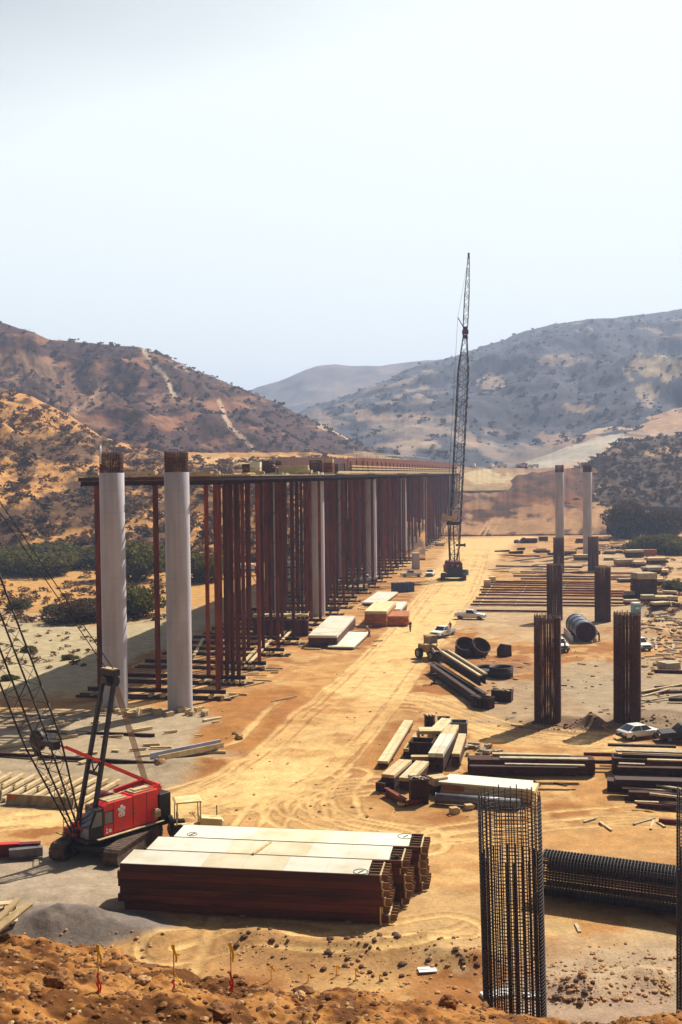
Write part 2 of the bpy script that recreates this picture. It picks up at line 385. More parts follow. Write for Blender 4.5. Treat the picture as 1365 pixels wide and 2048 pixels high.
def ground():
    yr = np.concatenate([np.geomspace(5, 11, 20)[:-1], np.geomspace(11, 31, 460)[:-1], np.geomspace(31, 44, 30)[:-1], np.geomspace(44, 460, 820)[:-1], np.geomspace(460, 4300, 70)])
    rr = np.concatenate([-np.geomspace(1.2, .46, 24)[:-1], np.linspace(-.46, .46, 640), np.geomspace(.46, 1.2, 24)[1:]])
    Yg, Rg = np.meshgrid(yr, rr, indexing='ij'); Xg = Rg * (Yg + 6)
    back = np.array([-40., -10.])
    Z = zt(Xg, Yg)
    C = lambda *c: np.array(c, float)
    x, y = Xg, Yg
    n1 = fbm(x / 9, y / 9, 51, 5); n2 = fbm(x / 2.5, y / 2.5, 57, 4); n3 = fbm(x / 30, y / 30, 61, 4)
    base = C(.43, .222, .080); brown = C(.285, .112, .033); road = C(.66, .435, .195); grey = C(.33, .255, .17); pale = C(.42, .35, .22); dk = C(.28, .15, .07)
    col = base * np.ones(x.shape + (1,))
    def mix(c, w): nonlocal col; w = np.clip(w, 0, 1)[..., None]; col = col * (1 - w) + c * w
    mix(brown, sstep(.45, .60, n1) * .85); mix(C(.60, .40, .17), sstep(.50, .38, n2) * .5)
    # worn haul roads
    R1 = smooth_line([(-100, 1640), (150, 1625), (420, 1600), (560, 1545), (680, 1440), (780, 1330), (860, 1240), (905, 1180), (960, 1090), (1010, 1075)])
    R2 = smooth_line([(700, 1400), (850, 1400), (1000, 1460), (1150, 1478), (1400, 1520)])
    R3 = smooth_line([(420, 1610), (600, 1640), (800, 1690), (1100, 1690), (1500, 1680)])
    wn = (n2 - .5)
    d = pdist(x, y, R1) + 3 * wn
    wid = np.interp(y, [70, 90, 120, 200, 350, 450], [3.0, 3.0, 3.7, 6.2, 10, 15])
    mix(road, sstep(1.15, .75, d / wid) * .95)
    d = pdist(x, y, R2) + 2 * wn; mix(road, sstep(4.5, 1.6, d) * .85)
    d = pdist(x, y, R3) + 2 * wn; mix(road, sstep(6, 1.5, d) * .5)
    # grey gravel pads and the river bed
    def blob(px, py, r, ax, c, w, k=.35):
        g = G(px, py); dd = np.hypot((x - g.x) / ax, y - g.y) / r + (n1 - .5) * 1.2 * k + (n2 - .5) * k
        mix(c, sstep(1.08, .8, dd) * w)
    lx = x - (-14.5 + .172 * (y - 127))
    mix(pale, sstep(-17, -21, lx + 8 * (n1 - .5)) * sstep(128, 134, y + 10 * (n2 - .5)) * sstep(242, 205, y + 60 * (n1 - .5)) * .9)
    mix(C(.50, .27, .09), sstep(-17, -30, lx) * sstep(205, 240, y + 30 * (n1 - .5)) * .9)
    blob(180, 1475, 14, 1.5, grey * 1.08, .95); blob(330, 1440, 6, 2.2, grey * 1.1, .9)
    blob(60, 1560, 9, 1.7, grey, .9); blob(200, 1570, 6, 1.4, grey * .95, .8)
    blob(60, 1760, 6.5, 1.9, C(.34, .27, .20), .95); blob(145, 1862, 3.0, 2.0, C(.19, .155, .14), .97, .2)
    blob(1180, 1400, 17, .9, grey * .98, .75, .7); blob(1330, 1370, 20, .8, grey, .8, .7); blob(1150, 1230, 30, 1.0, C(.44, .34, .22), .6, .9)
    blob(1200, 1130, 40, .8, C(.46, .35, .22), .5, .9)
    blob(1230, 1985, 5, 1.9, C(.34, .25, .19), .85, .8); blob(1250, 1930, 4, 2, C(.42, .31, .19), .6, .9)
    blob(1185, 1452, 2.6, 1.2, C(.15, .09, .065), .95); blob(1140, 1452, 3.5, 2.0, C(.19, .11, .07), .7, .7); blob(1310, 1440, 4.5, 1.2, C(.16, .10, .065), .6, .7)
    blob(1100, 1462, 2.5, 2.4, C(.20, .12, .08), .6, .9)
    blob(1010, 1335, 4.5, 1.5, C(.30, .15, .08), .7, .8); blob(940, 1300, 6, 1, C(.34, .2, .1), .4, .8)
    blob(580, 1415, 11, .9, C(.35, .15, .042), .95, .5); blob(735, 1505, 8, .8, C(.36, .16, .045), .85, .7); blob(560, 1500, 3.5, 1.6, C(.36, .16, .045), .7, .7); blob(860, 1330, 7, .8, C(.37, .17, .05), .7, .7); blob(650, 1360, 12, .35, C(.50, .27, .09), .5, .6)
    blob(640, 1620, 5.5, 2.6, C(.43, .24, .09), .6, .8); blob(495, 1468, 6, 1.0, C(.36, .155, .04), .95, .6)
    blob(700, 1910, 2.2, 5, C(.26, .13, .06), .75, .8); blob(1250, 1680, 3.0, 6, C(.42, .21, .07), .6, .8)
    blob(420, 1910, 4.5, 4, C(.40, .24, .10), .6, .9); blob(900, 1850, 5, 1.2, C(.48, .32, .15), .7, .8)
    blob(970, 1130, 22, .7, C(.42, .25, .11), .5, .9)
    # wheel and crawler tracks
    tr = np.zeros(x.shape); zr = np.zeros(x.shape)
    T = []
    rs = random.Random(5)
    for k in range(26):
        o = rs.uniform(-1, 1)
        pts = [(px + o * (18 + (py - 1075) * .11) + rs.uniform(-8, 8), py + rs.uniform(-6, 6) * (py / 1300) ** 3) for px, py in [(-60, 1640), (180, 1622), (420, 1600), (560, 1545), (680, 1440), (780, 1330), (850, 1250), (900, 1180), (950, 1100)]]
        T.append((pts[rs.randint(0, 3):][:rs.randint(4, 8)], .16))
    T += [([(840, 1690), (700, 1665), (600, 1640), (575, 1610), (610, 1585), (700, 1570), (800, 1560)], .25), ([(840, 1670), (720, 1650), (625, 1625), (600, 1605), (640, 1585), (720, 1575)], .25),
          ([(780, 1668), (690, 1652), (640, 1630), (620, 1608)], .2), ([(660, 1560), (650, 1600), (655, 1640)], .3), ([(700, 1545), (665, 1580), (672, 1625)], .25), ([(640, 1560), (560, 1600), (520, 1650)], .2),
          ([(780, 1895), (860, 1880), (930, 1850)], .3), ([(700, 1860), (600, 1880), (540, 1860)], .3), ([(1365, 1660), (1200, 1650), (1000, 1672), (860, 1680)], .3),
          ([(1365, 1640), (1200, 1632), (1000, 1655), (850, 1664)], .3), ([(1365, 1620), (1100, 1640), (900, 1668)], .2), ([(720, 1390), (850, 1400), (1000, 1450), (1200, 1475)], .25), ([(720, 1410), (850, 1415), (1000, 1465), (1200, 1490)], .25),
          ([(470, 1740), (420, 1880), (380, 1960)], .5), ([(560, 1400), (480, 1480), (400, 1500)], .3), ([(350, 1900), (520, 1870), (700, 1885), (900, 1860)], .25), ([(0, 1650), (120, 1640), (400, 1600)], .3), ([(0, 1630), (120, 1624), (400, 1590)], .3)]
    for pts, w in T:
        w0 = smooth_line(pts, 5)
        d = pdist(x, y, w0)
        for off in (0, 1.9) if w < .3 else (0,):
            dd = np.abs(d - off)
            s = np.exp(-(dd / (w * 1.3 + .0012 * y)) ** 2) * (.55 + .45 * sstep(.35, .6, n2))
            tr = np.maximum(tr, s); zr = np.maximum(zr, s)
            tr = np.where(tr > .02, tr, tr)
    mix(C(.68, .45, .19), tr * .85)
    edge = np.exp(-((tr - .35) / .15) ** 2); mix(brown * .8, edge * .5)
    Z = Z - .09 * zr + .06 * edge
    # embankment soil in front
    emb = sstep(.8, 2.5, Z) * sstep(62, 52, y)
    e1 = fbm(x / .8, y / .8, 71, 4)
    mix(C(.27, .108, .027), emb * .95); mix(C(.085, .032, .010), emb * sstep(.48, .6, e1) * .9); mix(C(.40, .20, .065), emb * sstep(.48, .36, e1) * .6)
    blob(145, 1862, 3.0, 2.0, C(.17, .14, .125), .97, .2)
    # land beyond the site
    out = np.clip(sstep(430, 480, y), 0, 1)
    mix(C(.36, .19, .09), out * .8)
    lft = sstep(-30, -50, lx) * sstep(300, 340, y); mix(C(.48, .24, .075), lft * .8); mix(C(.13, .09, .04), lft * sstep(.5, .6, n3) * .6)
    rgt = sstep(75, 95, x - .2 * y + 20 * (n1 - .5)) * sstep(100, 180, y); mix(C(.44, .24, .10), rgt * .7)
    pil = sstep(.57, .66, n3) * .25; mix(brown, pil)
    GRD.update(yr=yr, rr=rr, Z=Z)
    o = grid_mesh('ground', Xg, Yg, Z, col, ground_mat('site_earth'))
    o['kind'] = 'structure'
    b = MB().add([(-400, -300, 20), (400, -300, 20), (400, 4.9, 24), (-400, 4.9, 24)], [(0, 1, 2, 3)])
    return o
# ------------------------------------------------------------ hills
def shrub_blob(rs, r, flat=.75, sub=2):
    key = (sub, rs.randint(0, 5))
    if key not in BLOBS:
        import bmesh
        bm = bmesh.new(); bmesh.ops.create_icosphere(bm, subdivisions=sub, radius=1)
        V = np.array([v.co[:] for v in bm.verts]); FA = [tuple(v.index for v in f.verts) for f in bm.faces]; bm.free()
        s = key[1] * 11.7
        n = fbm(V[:, 0] * 1.6 + s, V[:, 1] * 1.6 + V[:, 2] * 1.3, 5, 3)
        h = rng.random(len(V))
        V = V * (.62 + .62 * n + .22 * (h - .5))[:, None]
        BLOBS[key] = (V, FA)
    V, FA = BLOBS[key]
    a = rs.random() * 6.28; c, s_ = math.cos(a), math.sin(a)
    sx, sy = r * rs.uniform(.8, 1.3), r * rs.uniform(.8, 1.3)
    W = np.stack([(V[:, 0] * c - V[:, 1] * s_) * sx, (V[:, 0] * s_ + V[:, 1] * c) * sy, V[:, 2] * r * flat], -1)
    return W, FA
BLOBS = {}
def clump_mesh(name, items, material, flat=.75, n=46, seed=1, leaf=.20):
    r = np.random.default_rng(seed); var = []
    for k in range(8):
        V, Q = leaf_crown(500 + seed * 10 + k, 2.0, 1.6, n, leaf, 4); var.append((V, Q))
    vs = []; fs = []; o = 0; rs = random.Random(seed)
    for x, y, z, rr in items:
        V, Q = var[rs.randint(0, 7)]; a = rs.random() * 6.28; c, s = math.cos(a), math.sin(a); sx = rr * rs.uniform(.8, 1.4); sy = rr * rs.uniform(.8, 1.3)
        W = np.stack([x + (V[:, 0] * c - V[:, 1] * s) * sx, y + (V[:, 0] * s + V[:, 1] * c) * sy, z - .12 * rr + V[:, 2] * rr * flat * 1.1], -1)
        vs.append(W); fs.append(Q + o); o += len(W)
    V = np.concatenate(vs).astype(np.float32); FC = np.concatenate(fs).astype(np.int32)
    me = bpy.data.meshes.new(name)
    me.vertices.add(len(V)); me.vertices.foreach_set('co', V.ravel())
    me.loops.add(FC.size); me.loops.foreach_set('vertex_index', FC.ravel())
    me.polygons.add(len(FC)); me.polygons.foreach_set('loop_start', np.arange(0, FC.size, 4, dtype=np.int32))
    me.update(calc_edges=True); me.materials.append(material)
    ob = bpy.data.objects.new(name, me); COL.objects.link(ob); return ob

def leaf_crown(seed, w, h, n, leaf, lobes=9):
    r = np.random.default_rng(seed)
    cs = []
    for k in range(lobes):
        a = r.random() * 6.28; q = r.random() ** .6
        cs.append((math.cos(a) * q * w * .36, math.sin(a) * q * w * .36, h * (.35 + .38 * r.random()), (.20 + .17 * r.random()) * w, (.20 + .14 * r.random()) * h * 1.1))
    cs.append((0, 0, h * .3, w * .38, h * .3))
    cs = np.array(cs)
    idx = r.integers(0, len(cs), n); c = cs[idx]
    u = r.normal(size=(n, 3)); u /= np.linalg.norm(u, axis=1)[:, None]
    rad = (.72 + .34 * r.random(n))[:, None]
    p = c[:, :3] + u * rad * np.stack([c[:, 3], c[:, 3], c[:, 4]], -1)
    p[:, 2] = np.maximum(p[:, 2], .05 * h * r.random(n))
    s = leaf * (.6 + .9 * r.random(n))
    a = r.normal(size=(n, 3)); a /= np.linalg.norm(a, axis=1)[:, None]
    b = np.cross(a, r.normal(size=(n, 3))); b /= np.linalg.norm(b, axis=1)[:, None]
    A = a * s[:, None]; B = b * s[:, None]
    V = np.stack([p - A - B * .6, p + A * .3 - B, p + A + B * .5, p - A * .4 + B], 1).reshape(-1, 3)
    return V, np.arange(4 * n).reshape(-1, 4)

def scatter_mesh(name, items, material, sub=2, flat=.75, smooth=False, seed=1):
    rs = random.Random(seed); vs = []; fs = []; o = 0
    for x, y, z, r in items:
        W, FA = shrub_blob(rs, r, flat, sub)
        vs.append(W + np.array([x, y, z + r * flat * .35])); fs.append(np.array(FA) + o); o += len(W)
    V = np.concatenate(vs).astype(np.float32); FC = np.concatenate(fs).astype(np.int32)
    me = bpy.data.meshes.new(name)
    me.vertices.add(len(V)); me.vertices.foreach_set('co', V.ravel())
    me.loops.add(FC.size); me.loops.foreach_set('vertex_index', FC.ravel())
    me.polygons.add(len(FC)); me.polygons.foreach_set('loop_start', np.arange(0, FC.size, 3, dtype=np.int32))
    me.polygons.foreach_set('use_smooth', np.full(len(FC), smooth))
    me.update(calc_edges=True); me.materials.append(material)
    ob = bpy.data.objects.new(name, me); COL.objects.link(ob); return ob

def hill(name, sky, D, B, x0, x1, nx, nt, zb, soil, scrub, thr, relief=.10, shape=.85, seed=1, paths=(), patches=(), warpD=.12, sc=1.0, grain=1.0, hmat=None, tanfoot=None):
    px = np.linspace(x0, x1, nx); t = np.concatenate([np.linspace(0, 1, nt), np.array([1.02, 1.06, 1.15, 1.4])])
    sx = [s[0] for s in sky]; sy = [s[1] for s in sky]
    S = np.interp(px, sx, sy)
    # jagged skyline, small
    S = S + (fbm(px / 14, px * 0, seed + 3, 4) - .5) * 3.0 * grain
    Tg, Pg = np.meshgrid(t, px, indexing='ij')
    Sg = np.broadcast_to(S, Pg.shape)
    ti = np.clip(Tg, 0, 1)
    w = fbm(Pg / 260, ti * 1.2, seed + 7, 3) - .5
    Dg = B + (D - B) * Tg + warpD * D * w * np.sin(np.pi * ti)
    dirs = [ray(p, s) for p, s in zip(px, S)]
    dx = np.array([d.x / d.y for d in dirs]); dz = np.array([d.z / d.y for d in dirs])
    ztop = CH + dz * D
    X = dx[None, :] * Dg; Y = Dg
    H = ztop[None, :] - zb
    gs = D / 8.5
    gul = .75 - np.abs(2 * fbm(X / gs + .5 * w, Y / gs, seed, 4) - 1) * 2.4
    gul2 = fbm(X / gs * 3.4, Y / gs * 3.0, seed + 11, 5) - .5
    rel = relief * (gul * .75 + gul2 * .9) * np.sin(np.pi * np.clip(ti, 0, 1)) ** .6
    Z = zb + H * (ti ** shape) + np.abs(H) * rel + 0
    dn = np.clip(Tg - 1, 0, 1)
    Z = Z - dn * np.abs(H) * 1.2
    Z[0, :] -= 3
    col = np.zeros(Pg.shape + (3,)) + np.array(soil)
    u, v = X / 40 * sc, Z / 16 * sc
    n = .55 * fbm(u, v, seed + 20, 5) + .45 * fbm(u * 4, v * 4, seed + 25, 4)
    n = n + .10 * (fbm(X / 160 * sc, Z / 60 * sc, seed + 28, 3) - .5) * 3
    if tanfoot: n = n - tanfoot(Pg, ti)
    m = sstep(thr - .05, thr + .06, n)[..., None]
    col = col * (1 - m) + np.array(scrub) * m
    n3 = fbm(u * 9, v * 9, seed + 40, 3)[..., None]
    if name == 'embankment':
        st = fbm(X / 5, Z / 9, 91, 5)[..., None]; ter = fbm(X / 90, Z / 2.3 + .02 * X, 92, 3)[..., None]
        col = col * .95 * (.15 + 1.1 * st) * (.45 + .8 * ter)
    col = col * (.75 + .5 * n3)
    # screen row of every vertex, for the tracks bulldozed up the slope
    R = np.array(CAMR.transposed())
    pc = np.stack([X, Y, Z - CH], -1) @ R.T
    qx = 682.5 + F * pc[..., 0] / -pc[..., 2]; qy = 1024 - F * pc[..., 1] / -pc[..., 2]
    def pd(pts):
        d = np.full(qx.shape, 1e9)
        for (ax, ay), (bx, by) in zip(pts, pts[1:]):
            tt = np.clip(((qx - ax) * (bx - ax) + (qy - ay) * (by - ay)) / ((bx - ax) ** 2 + (by - ay) ** 2), 0, 1)
            d = np.minimum(d, np.hypot(qx - ax - tt * (bx - ax), qy - ay - tt * (by - ay)))
        return d
    for pts, wd, c in paths:
        k = sstep(wd, wd * .5, pd(pts) + (fbm(qx / 6, qy / 6, 3, 2) - .5) * wd)[..., None] * .85
        col = col * (1 - k) + np.array(c) * k
    for (cx, cy, rx, ry, c, a) in patches:
        dd = np.hypot((qx - cx) / rx, (qy - cy) / ry) + (fbm(qx / 18, qy / 10, seed + 60, 4) - .5) * 1.5
        k = sstep(1.05, .75, dd)[..., None] * a
        col = col * (1 - k) + np.array(c) * k * (.85 + .3 * n3) + 0 * col
    o = grid_mesh(name, X, Y, Z, col, hmat or HM)
    o['kind'] = 'structure'
    return o, (px, t, X, Y, Z, m[..., 0])

def hill_scrub(data, count, rmin, rmax, seed, name, material, tmin=0, tmax=1.0, xr=None, bias=True, sub=2, flat=.75, pw=2.0):
    px, t, X, Y, Z, m = data; rs = random.Random(seed); it = []
    nt, nx = X.shape; jm = sum(1 for q in t if q <= 1.0)
    tries = 0
    while len(it) < count and tries < count * 30:
        tries += 1
        j = int((tmin + (tmax - tmin) * rs.random()) * (jm - 1)); i = rs.randint(0, nx - 1)
        if xr and not (xr[0] <= px[i] <= xr[1]): continue
        if bias and rs.random() > .12 + .88 * m[j, i]: continue
        it.append((X[j, i] + rs.uniform(-3, 3), Y[j, i] + rs.uniform(-2, 2), Z[j, i], rmin + (rmax - rmin) * rs.random() ** pw))
    o = clump_mesh(name, it, material, flat, {1: 22, 2: 46}[sub], seed, {1: .3, 2: .2}[sub])
    o['kind'] = 'stuff'
    return o

ground()
HM = ground_mat('hill_earth', nscale=(.02, .12, .6), amp=.35, bump=.5, bdist=1.5)
HMN = ground_mat('near_hill_earth', nscale=(.05, .4, 2.5), amp=.4, bump=.5, bdist=.5)

h, d1 = hill('left_hill', [(-500, 560), (-200, 600), (0, 645), (50, 662), (100, 680), (200, 688), (280, 695), (330, 712), (400, 745), (430, 757), (500, 783), (560, 810), (620, 838), (700, 878), (760, 905), (850, 935), (950, 955)],
     950, 560, -500, 950, 700, 170, 6, (.24, .110, .058), (.072, .032, .024), .37, relief=.17, seed=3,
     paths=[([(288, 700), (300, 722), (330, 750), (350, 795)], 5, (.50, .38, .28)), ([(438, 803), (448, 828), (462, 855), (495, 885), (520, 912)], 5, (.48, .34, .24)), ([(120, 830), (165, 815), (215, 765)], 5, (.42, .28, .17)), ([(640, 852), (720, 884), (800, 915)], 6, (.50, .36, .22))],
     patches=[(60, 730, 60, 30, (.40, .24, .13), .6), (160, 780, 60, 40, (.36, .2, .11), .5), (380, 735, 30, 8, (.42, .30, .17), .6), (330, 800, 60, 14, (.30, .17, .11), .5)])
hs_ = hill_scrub(d1, 3600, .6, 3.0, 11, 'hillside_scrub', M['leaf_purple'], xr=(-200, 900), sub=1, pw=3); tag(hs_, 'dark round scrub dotted over the tall left hill', 'scrub')
h, d2 = hill('front_left_hill', [(-600, 700), (-100, 755), (0, 775), (60, 792), (140, 832), (200, 872), (280, 895), (340, 905), (480, 905), (620, 905), (700, 912), (780, 930), (850, 955)],
     540, 330, -600, 850, 700, 170, 0, (.45, .225, .075), (.12, .062, .030), .485, relief=.16, seed=17, sc=2.2, hmat=HMN,
     patches=[(560, 925, 170, 12, (.58, .36, .15), .9), (420, 915, 60, 8, (.55, .33, .14), .8)])
hs_ = hill_scrub(d2, 3400, .35, 2.2, 12, 'hillside_scrub', M['leaf_brown'], xr=(-250, 700), bias=False, tmax=.9, pw=3); tag(hs_, 'brown dry scrub on the orange slope left of the bridge', 'scrub')
hs_ = hill_scrub(d2, 420, 1.0, 3.4, 13, 'hillside_scrub', M['leaf_dark'], xr=(-250, 700), bias=False, tmax=.85); tag(hs_, 'larger dark shrubs on the orange slope left of the bridge', 'scrub')
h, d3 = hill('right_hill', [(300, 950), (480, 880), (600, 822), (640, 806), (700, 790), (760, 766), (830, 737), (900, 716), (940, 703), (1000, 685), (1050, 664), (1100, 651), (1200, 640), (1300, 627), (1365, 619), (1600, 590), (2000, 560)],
     1900, 820, 300, 2000, 900, 190, 20, (.27, .205, .175), (.062, .066, .090), .37, relief=.14, seed=29, sc=.55, grain=1.2,  # blue-grey scrub colour has some of the distance haze painted in
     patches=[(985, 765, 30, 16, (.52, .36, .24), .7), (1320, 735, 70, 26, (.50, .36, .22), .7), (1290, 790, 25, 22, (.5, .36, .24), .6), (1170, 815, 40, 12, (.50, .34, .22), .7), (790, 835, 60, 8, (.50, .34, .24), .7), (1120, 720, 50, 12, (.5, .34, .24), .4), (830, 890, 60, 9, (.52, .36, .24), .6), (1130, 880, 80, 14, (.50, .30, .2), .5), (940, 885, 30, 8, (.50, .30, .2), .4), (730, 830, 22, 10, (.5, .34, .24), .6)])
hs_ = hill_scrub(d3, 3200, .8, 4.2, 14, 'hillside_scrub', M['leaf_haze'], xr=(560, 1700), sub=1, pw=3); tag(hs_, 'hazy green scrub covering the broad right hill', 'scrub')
h, d4 = hill('far_mountain', [(200, 900), (400, 830), (480, 792), (515, 774), (560, 762), (610, 740), (640, 731), (670, 729), (700, 733), (760, 732), (820, 725), (890, 718), (950, 733), (1100, 780), (1300, 850)],
     3000, 2300, 200, 1300, 260, 60, 20, (.22, .16, .12), (.10, .08, .07), .5, relief=.12, seed=37, sc=.15, grain=.5)
h, d5 = hill('right_spur', [(880, 955), (960, 934), (1040, 914), (1100, 893), (1150, 872), (1200, 853), (1260, 842), (1310, 828), (1365, 814), (1700, 740), (2200, 680)],
     1000, 640, 880, 2200, 500, 100, 14, (.44, .30, .20), (.20, .13, .09), .58, relief=.06, seed=43, sc=1, shape=.9,
     paths=[([(1060, 935), (1120, 915), (1180, 893), (1236, 873)], 14, (.44, .40, .34))], patches=[(1290, 840, 130, 22, (.46, .27, .16), .8), (1150, 905, 90, 22, (.42, .37, .31), .7)])
h, d6 = hill('brushy_knoll', [(1080, 990), (1130, 950), (1170, 928), (1200, 908), (1236, 885), (1290, 878), (1365, 868), (1600, 850), (2200, 800)],
     720, 520, 1080, 2200, 420, 110, 8, (.27, .145, .075), (.080, .048, .032), .40, relief=.16, seed=47, sc=1.5,
     patches=[(1330, 905, 60, 9, (.46, .28, .14), .7)])
hs_ = hill_scrub(d6, 2200, .5, 2.6, 16, 'hillside_scrub', M['leaf_purple'], xr=(1100, 1700)); tag(hs_, 'dark brush on the knoll at the right edge', 'scrub')
h, d7 = hill('embankment', [(500, 965), (700, 960), (880, 965), (930, 976), (975, 972), (1005, 968), (1028, 955), (1050, 947), (1085, 942), (1120, 938), (1187, 936), (1240, 946), (1285, 962), (1330, 985), (1365, 1009), (1450, 1050), (1600, 1080)],
     640, 455, 500, 1600, 560, 110, 0, (.24, .088, .030), (.12, .045, .018), .47, relief=.16, seed=53, sc=1.6, shape=.95, grain=3, hmat=HMN,
     paths=[([(985, 1040), (965, 1078)], 3, (.50, .33, .18)), ([(975, 1045), (955, 1075)], 2.5, (.50, .33, .18)), ([(1000, 1040), (985, 1070)], 2, (.5, .33, .18))],
     patches=[(1030, 1052, 150, 22, (.42, .23, .11), .8), (1100, 1025, 60, 18, (.36, .19, .09), .6), (960, 1010, 40, 12, (.36, .18, .08), .5), (1230, 1000, 50, 45, (.40, .22, .10), .8), (1180, 1040, 60, 30, (.38, .21, .10), .6), (1330, 1010, 60, 30, (.50, .30, .14), .8), (960, 985, 40, 10, (.38, .22, .12), .6)])
h, d8 = hill('cut_bank', [(560, 930), (640, 915), (720, 903), (780, 914), (850, 926), (900, 932), (960, 936), (1060, 937), (1200, 936), (1260, 960)],
     760, 600, 560, 1260, 400, 70, 16, (.34, .22, .115), (.25, .145, .07), .5, relief=.15, seed=59, shape=.8, grain=2,
     patches=[(975, 955, 42, 15, (.48, .37, .21), .75)])
tb = M['leaf_dark']
rs = random.Random(77)
its = []
for k in range(330):  # scrub out on the river flats, left
    p = P(rs.uniform(-60, 330), 950 + 165 + 130 * rs.random() ** .8)
    its.append((p.x, p.y, p.z, rs.uniform(.4, 1.5)))
for k in range(90):
    p = P(rs.uniform(-60, 200), rs.uniform(1235, 1340)); its.append((p.x, p.y, p.z, rs.uniform(.25, .8)))
for k in range(160):
    p = P(rs.uniform(1290, 1480), rs.uniform(1110, 1260)); its.append((p.x, p.y, p.z, rs.uniform(.3, 1.1)))
o = clump_mesh('low_scrub', its, M['leaf_brown'], .6, 60, 5, .16); o['kind'] = 'stuff'; tag(o, 'low dry scrub on the sandy flats beside the site', 'scrub')

# ------------------------------------------------------------ foreground rubble
def rubble():
    rs = random.Random(9); its = []; big = []; pale = []
    for k in range(17000):
        x = rs.uniform(-12, 12.5); y = rs.uniform(10, 31)
        if abs(x) > y * .34 + 1: continue
        r = .02 + .08 * rs.random() ** 3
        if fbm(np.array([x / 1.1]), np.array([y / 1.1]), 71, 3)[0] < .42 and rs.random() < .5: continue
        (pale if rs.random() < .3 else its).append((x, y, ztf(x, y) - r * .2, r * (1 if y > 18 else .8)))
    for k in range(420):
        x = rs.uniform(-11, 12.5); y = rs.uniform(12, 30)
        r = rs.uniform(.08, .20) * (1.25 if rs.random() < .12 else .8)
        its.append((x, y, ztf(x, y) - r * .3, r))
    a = scatter_mesh('rubble', its, M['rock'], 1, .7, seed=21); a['kind'] = 'stuff'; tag(a, 'brown earthy rubble over the near embankment', 'rubble')
    b = scatter_mesh('rubble', pale, M['rock_pale'], 1, .65, seed=22); b['kind'] = 'stuff'; tag(b, 'small pale stones strewn over the near embankment', 'rubble')
    its = []
    for k in range(900):
        px = rs.uniform(0, 1365); py = rs.choice([rs.uniform(1860, 1990), rs.uniform(1900, 1990)])
        p = P(px, py)
        if p.y < 40: continue
        its.append((p.x, p.y, p.z, .03 + .14 * rs.random() ** 4))
    for k in range(500):
        p = P(rs.uniform(1090, 1365), rs.uniform(1925, 2010)); its.append((p.x, p.y, p.z, .03 + .15 * rs.random() ** 5))
    for k in range(260):
        p = P(rs.uniform(940, 1365), rs.uniform(1300, 1460)); its.append((p.x, p.y, p.z, .05 + .3 * rs.random() ** 4))
    for k in range(160):
        p = P(rs.uniform(1280, 1400), rs.uniform(1240, 1350)); its.append((p.x, p.y, p.z, .1 + .6 * rs.random() ** 3))
    for k in range(300):
        p = P(rs.uniform(420, 960), rs.uniform(1330, 1640)); its.append((p.x, p.y, p.z, .03 + .16 * rs.random() ** 4))
    c = scatter_mesh('stones', its, M['rock_pale'], 1, .6, seed=23); c['kind'] = 'stuff'; tag(c, 'loose stones and clods lying about the site floor', 'stones')
    its = []
    for (px, py, n, rad) in [(1150, 1452, 110, 3.5), (1075, 1447, 50, 2), (1300, 1440, 90, 4), (940, 1922, 50, 1.5), (1160, 1985, 60, 1.8), (520, 1885, 60, 2.5), (760, 1905, 110, 4)]:
        g = P(px, py)
        for k in range(n):
            x = g.x + rs.gauss(0, rad * .5); y = g.y + rs.gauss(0, rad * .35); its.append((x, y, ztf(x, y), .03 + .20 * rs.random() ** 4.5))
    d = scatter_mesh('clods', its, M['soil'], 1, .7, seed=24); d['kind'] = 'stuff'; tag(d, 'dark clods of excavated soil around the cage footings', 'soil')
rubble()
specs = [(118, 1968, .38, 'rock', 'large pale brown boulder above the left flagged stake'), (440, 2030, .30, 'rock', 'dark blocky boulder at the bottom edge of the embankment'), (898, 2010, .32, 'rock', 'reddish pointed boulder left of the tall near cage'), (600, 1995, .2, 'rock_pale', 'pale rounded stone in the middle of the near slope'), (290, 1968, .2, 'rock_pale', 'whitish stone between the two left flagged stakes'), (1165, 1952, .35, 'rock_pale', 'pale boulder on the gravel right of the tall near cage')]
for px, py, r, mm, lb in specs:
    p = P(px, py)
    W, FA = shrub_blob(random.Random(int(px)), r * .8, .7, 3)
    o = MB().add([tuple(v) for v in W], FA).build('boulder', mm, None, (p.x, p.y, p.z + r * .2)); tag(o, lb, 'boulder')

# ------------------------------------------------------------ trees and bushes
def bush_proto(name, seed, w, h, n, leaf, m, label):
    t = thing(name, label, 'bush')
    V, FQ = leaf_crown(seed, w, h, n, leaf)
    MB().add(V.tolist(), FQ.tolist()).build('foliage', m, t)
    mb = MB(); rs = random.Random(seed)
    for k in range(6):
        a = rs.random() * 6.28; q = (math.cos(a) * w * .25, math.sin(a) * w * .25, h * .55)
        mb.tube((math.cos(a) * .1, math.sin(a) * .1, -.3), (q[0] * .4, q[1] * .4, h * .3), w * .02, 6, w * .014, sm=True); mb.tube((q[0] * .4, q[1] * .4, h * .3), q, w * .014, 5, w * .006)
    mb.build('trunk', 'bark', t)
    return t
protos = {'g': bush_proto('bush', 101, 14, 7, 6500, .25, 'leaf_green', ''), 'd': bush_proto('bush', 102, 13, 7.5, 6500, .25, 'leaf_dark', ''), 's': bush_proto('bush', 103, 5, 2.8, 1400, .2, 'leaf_green', '')}
used = set()
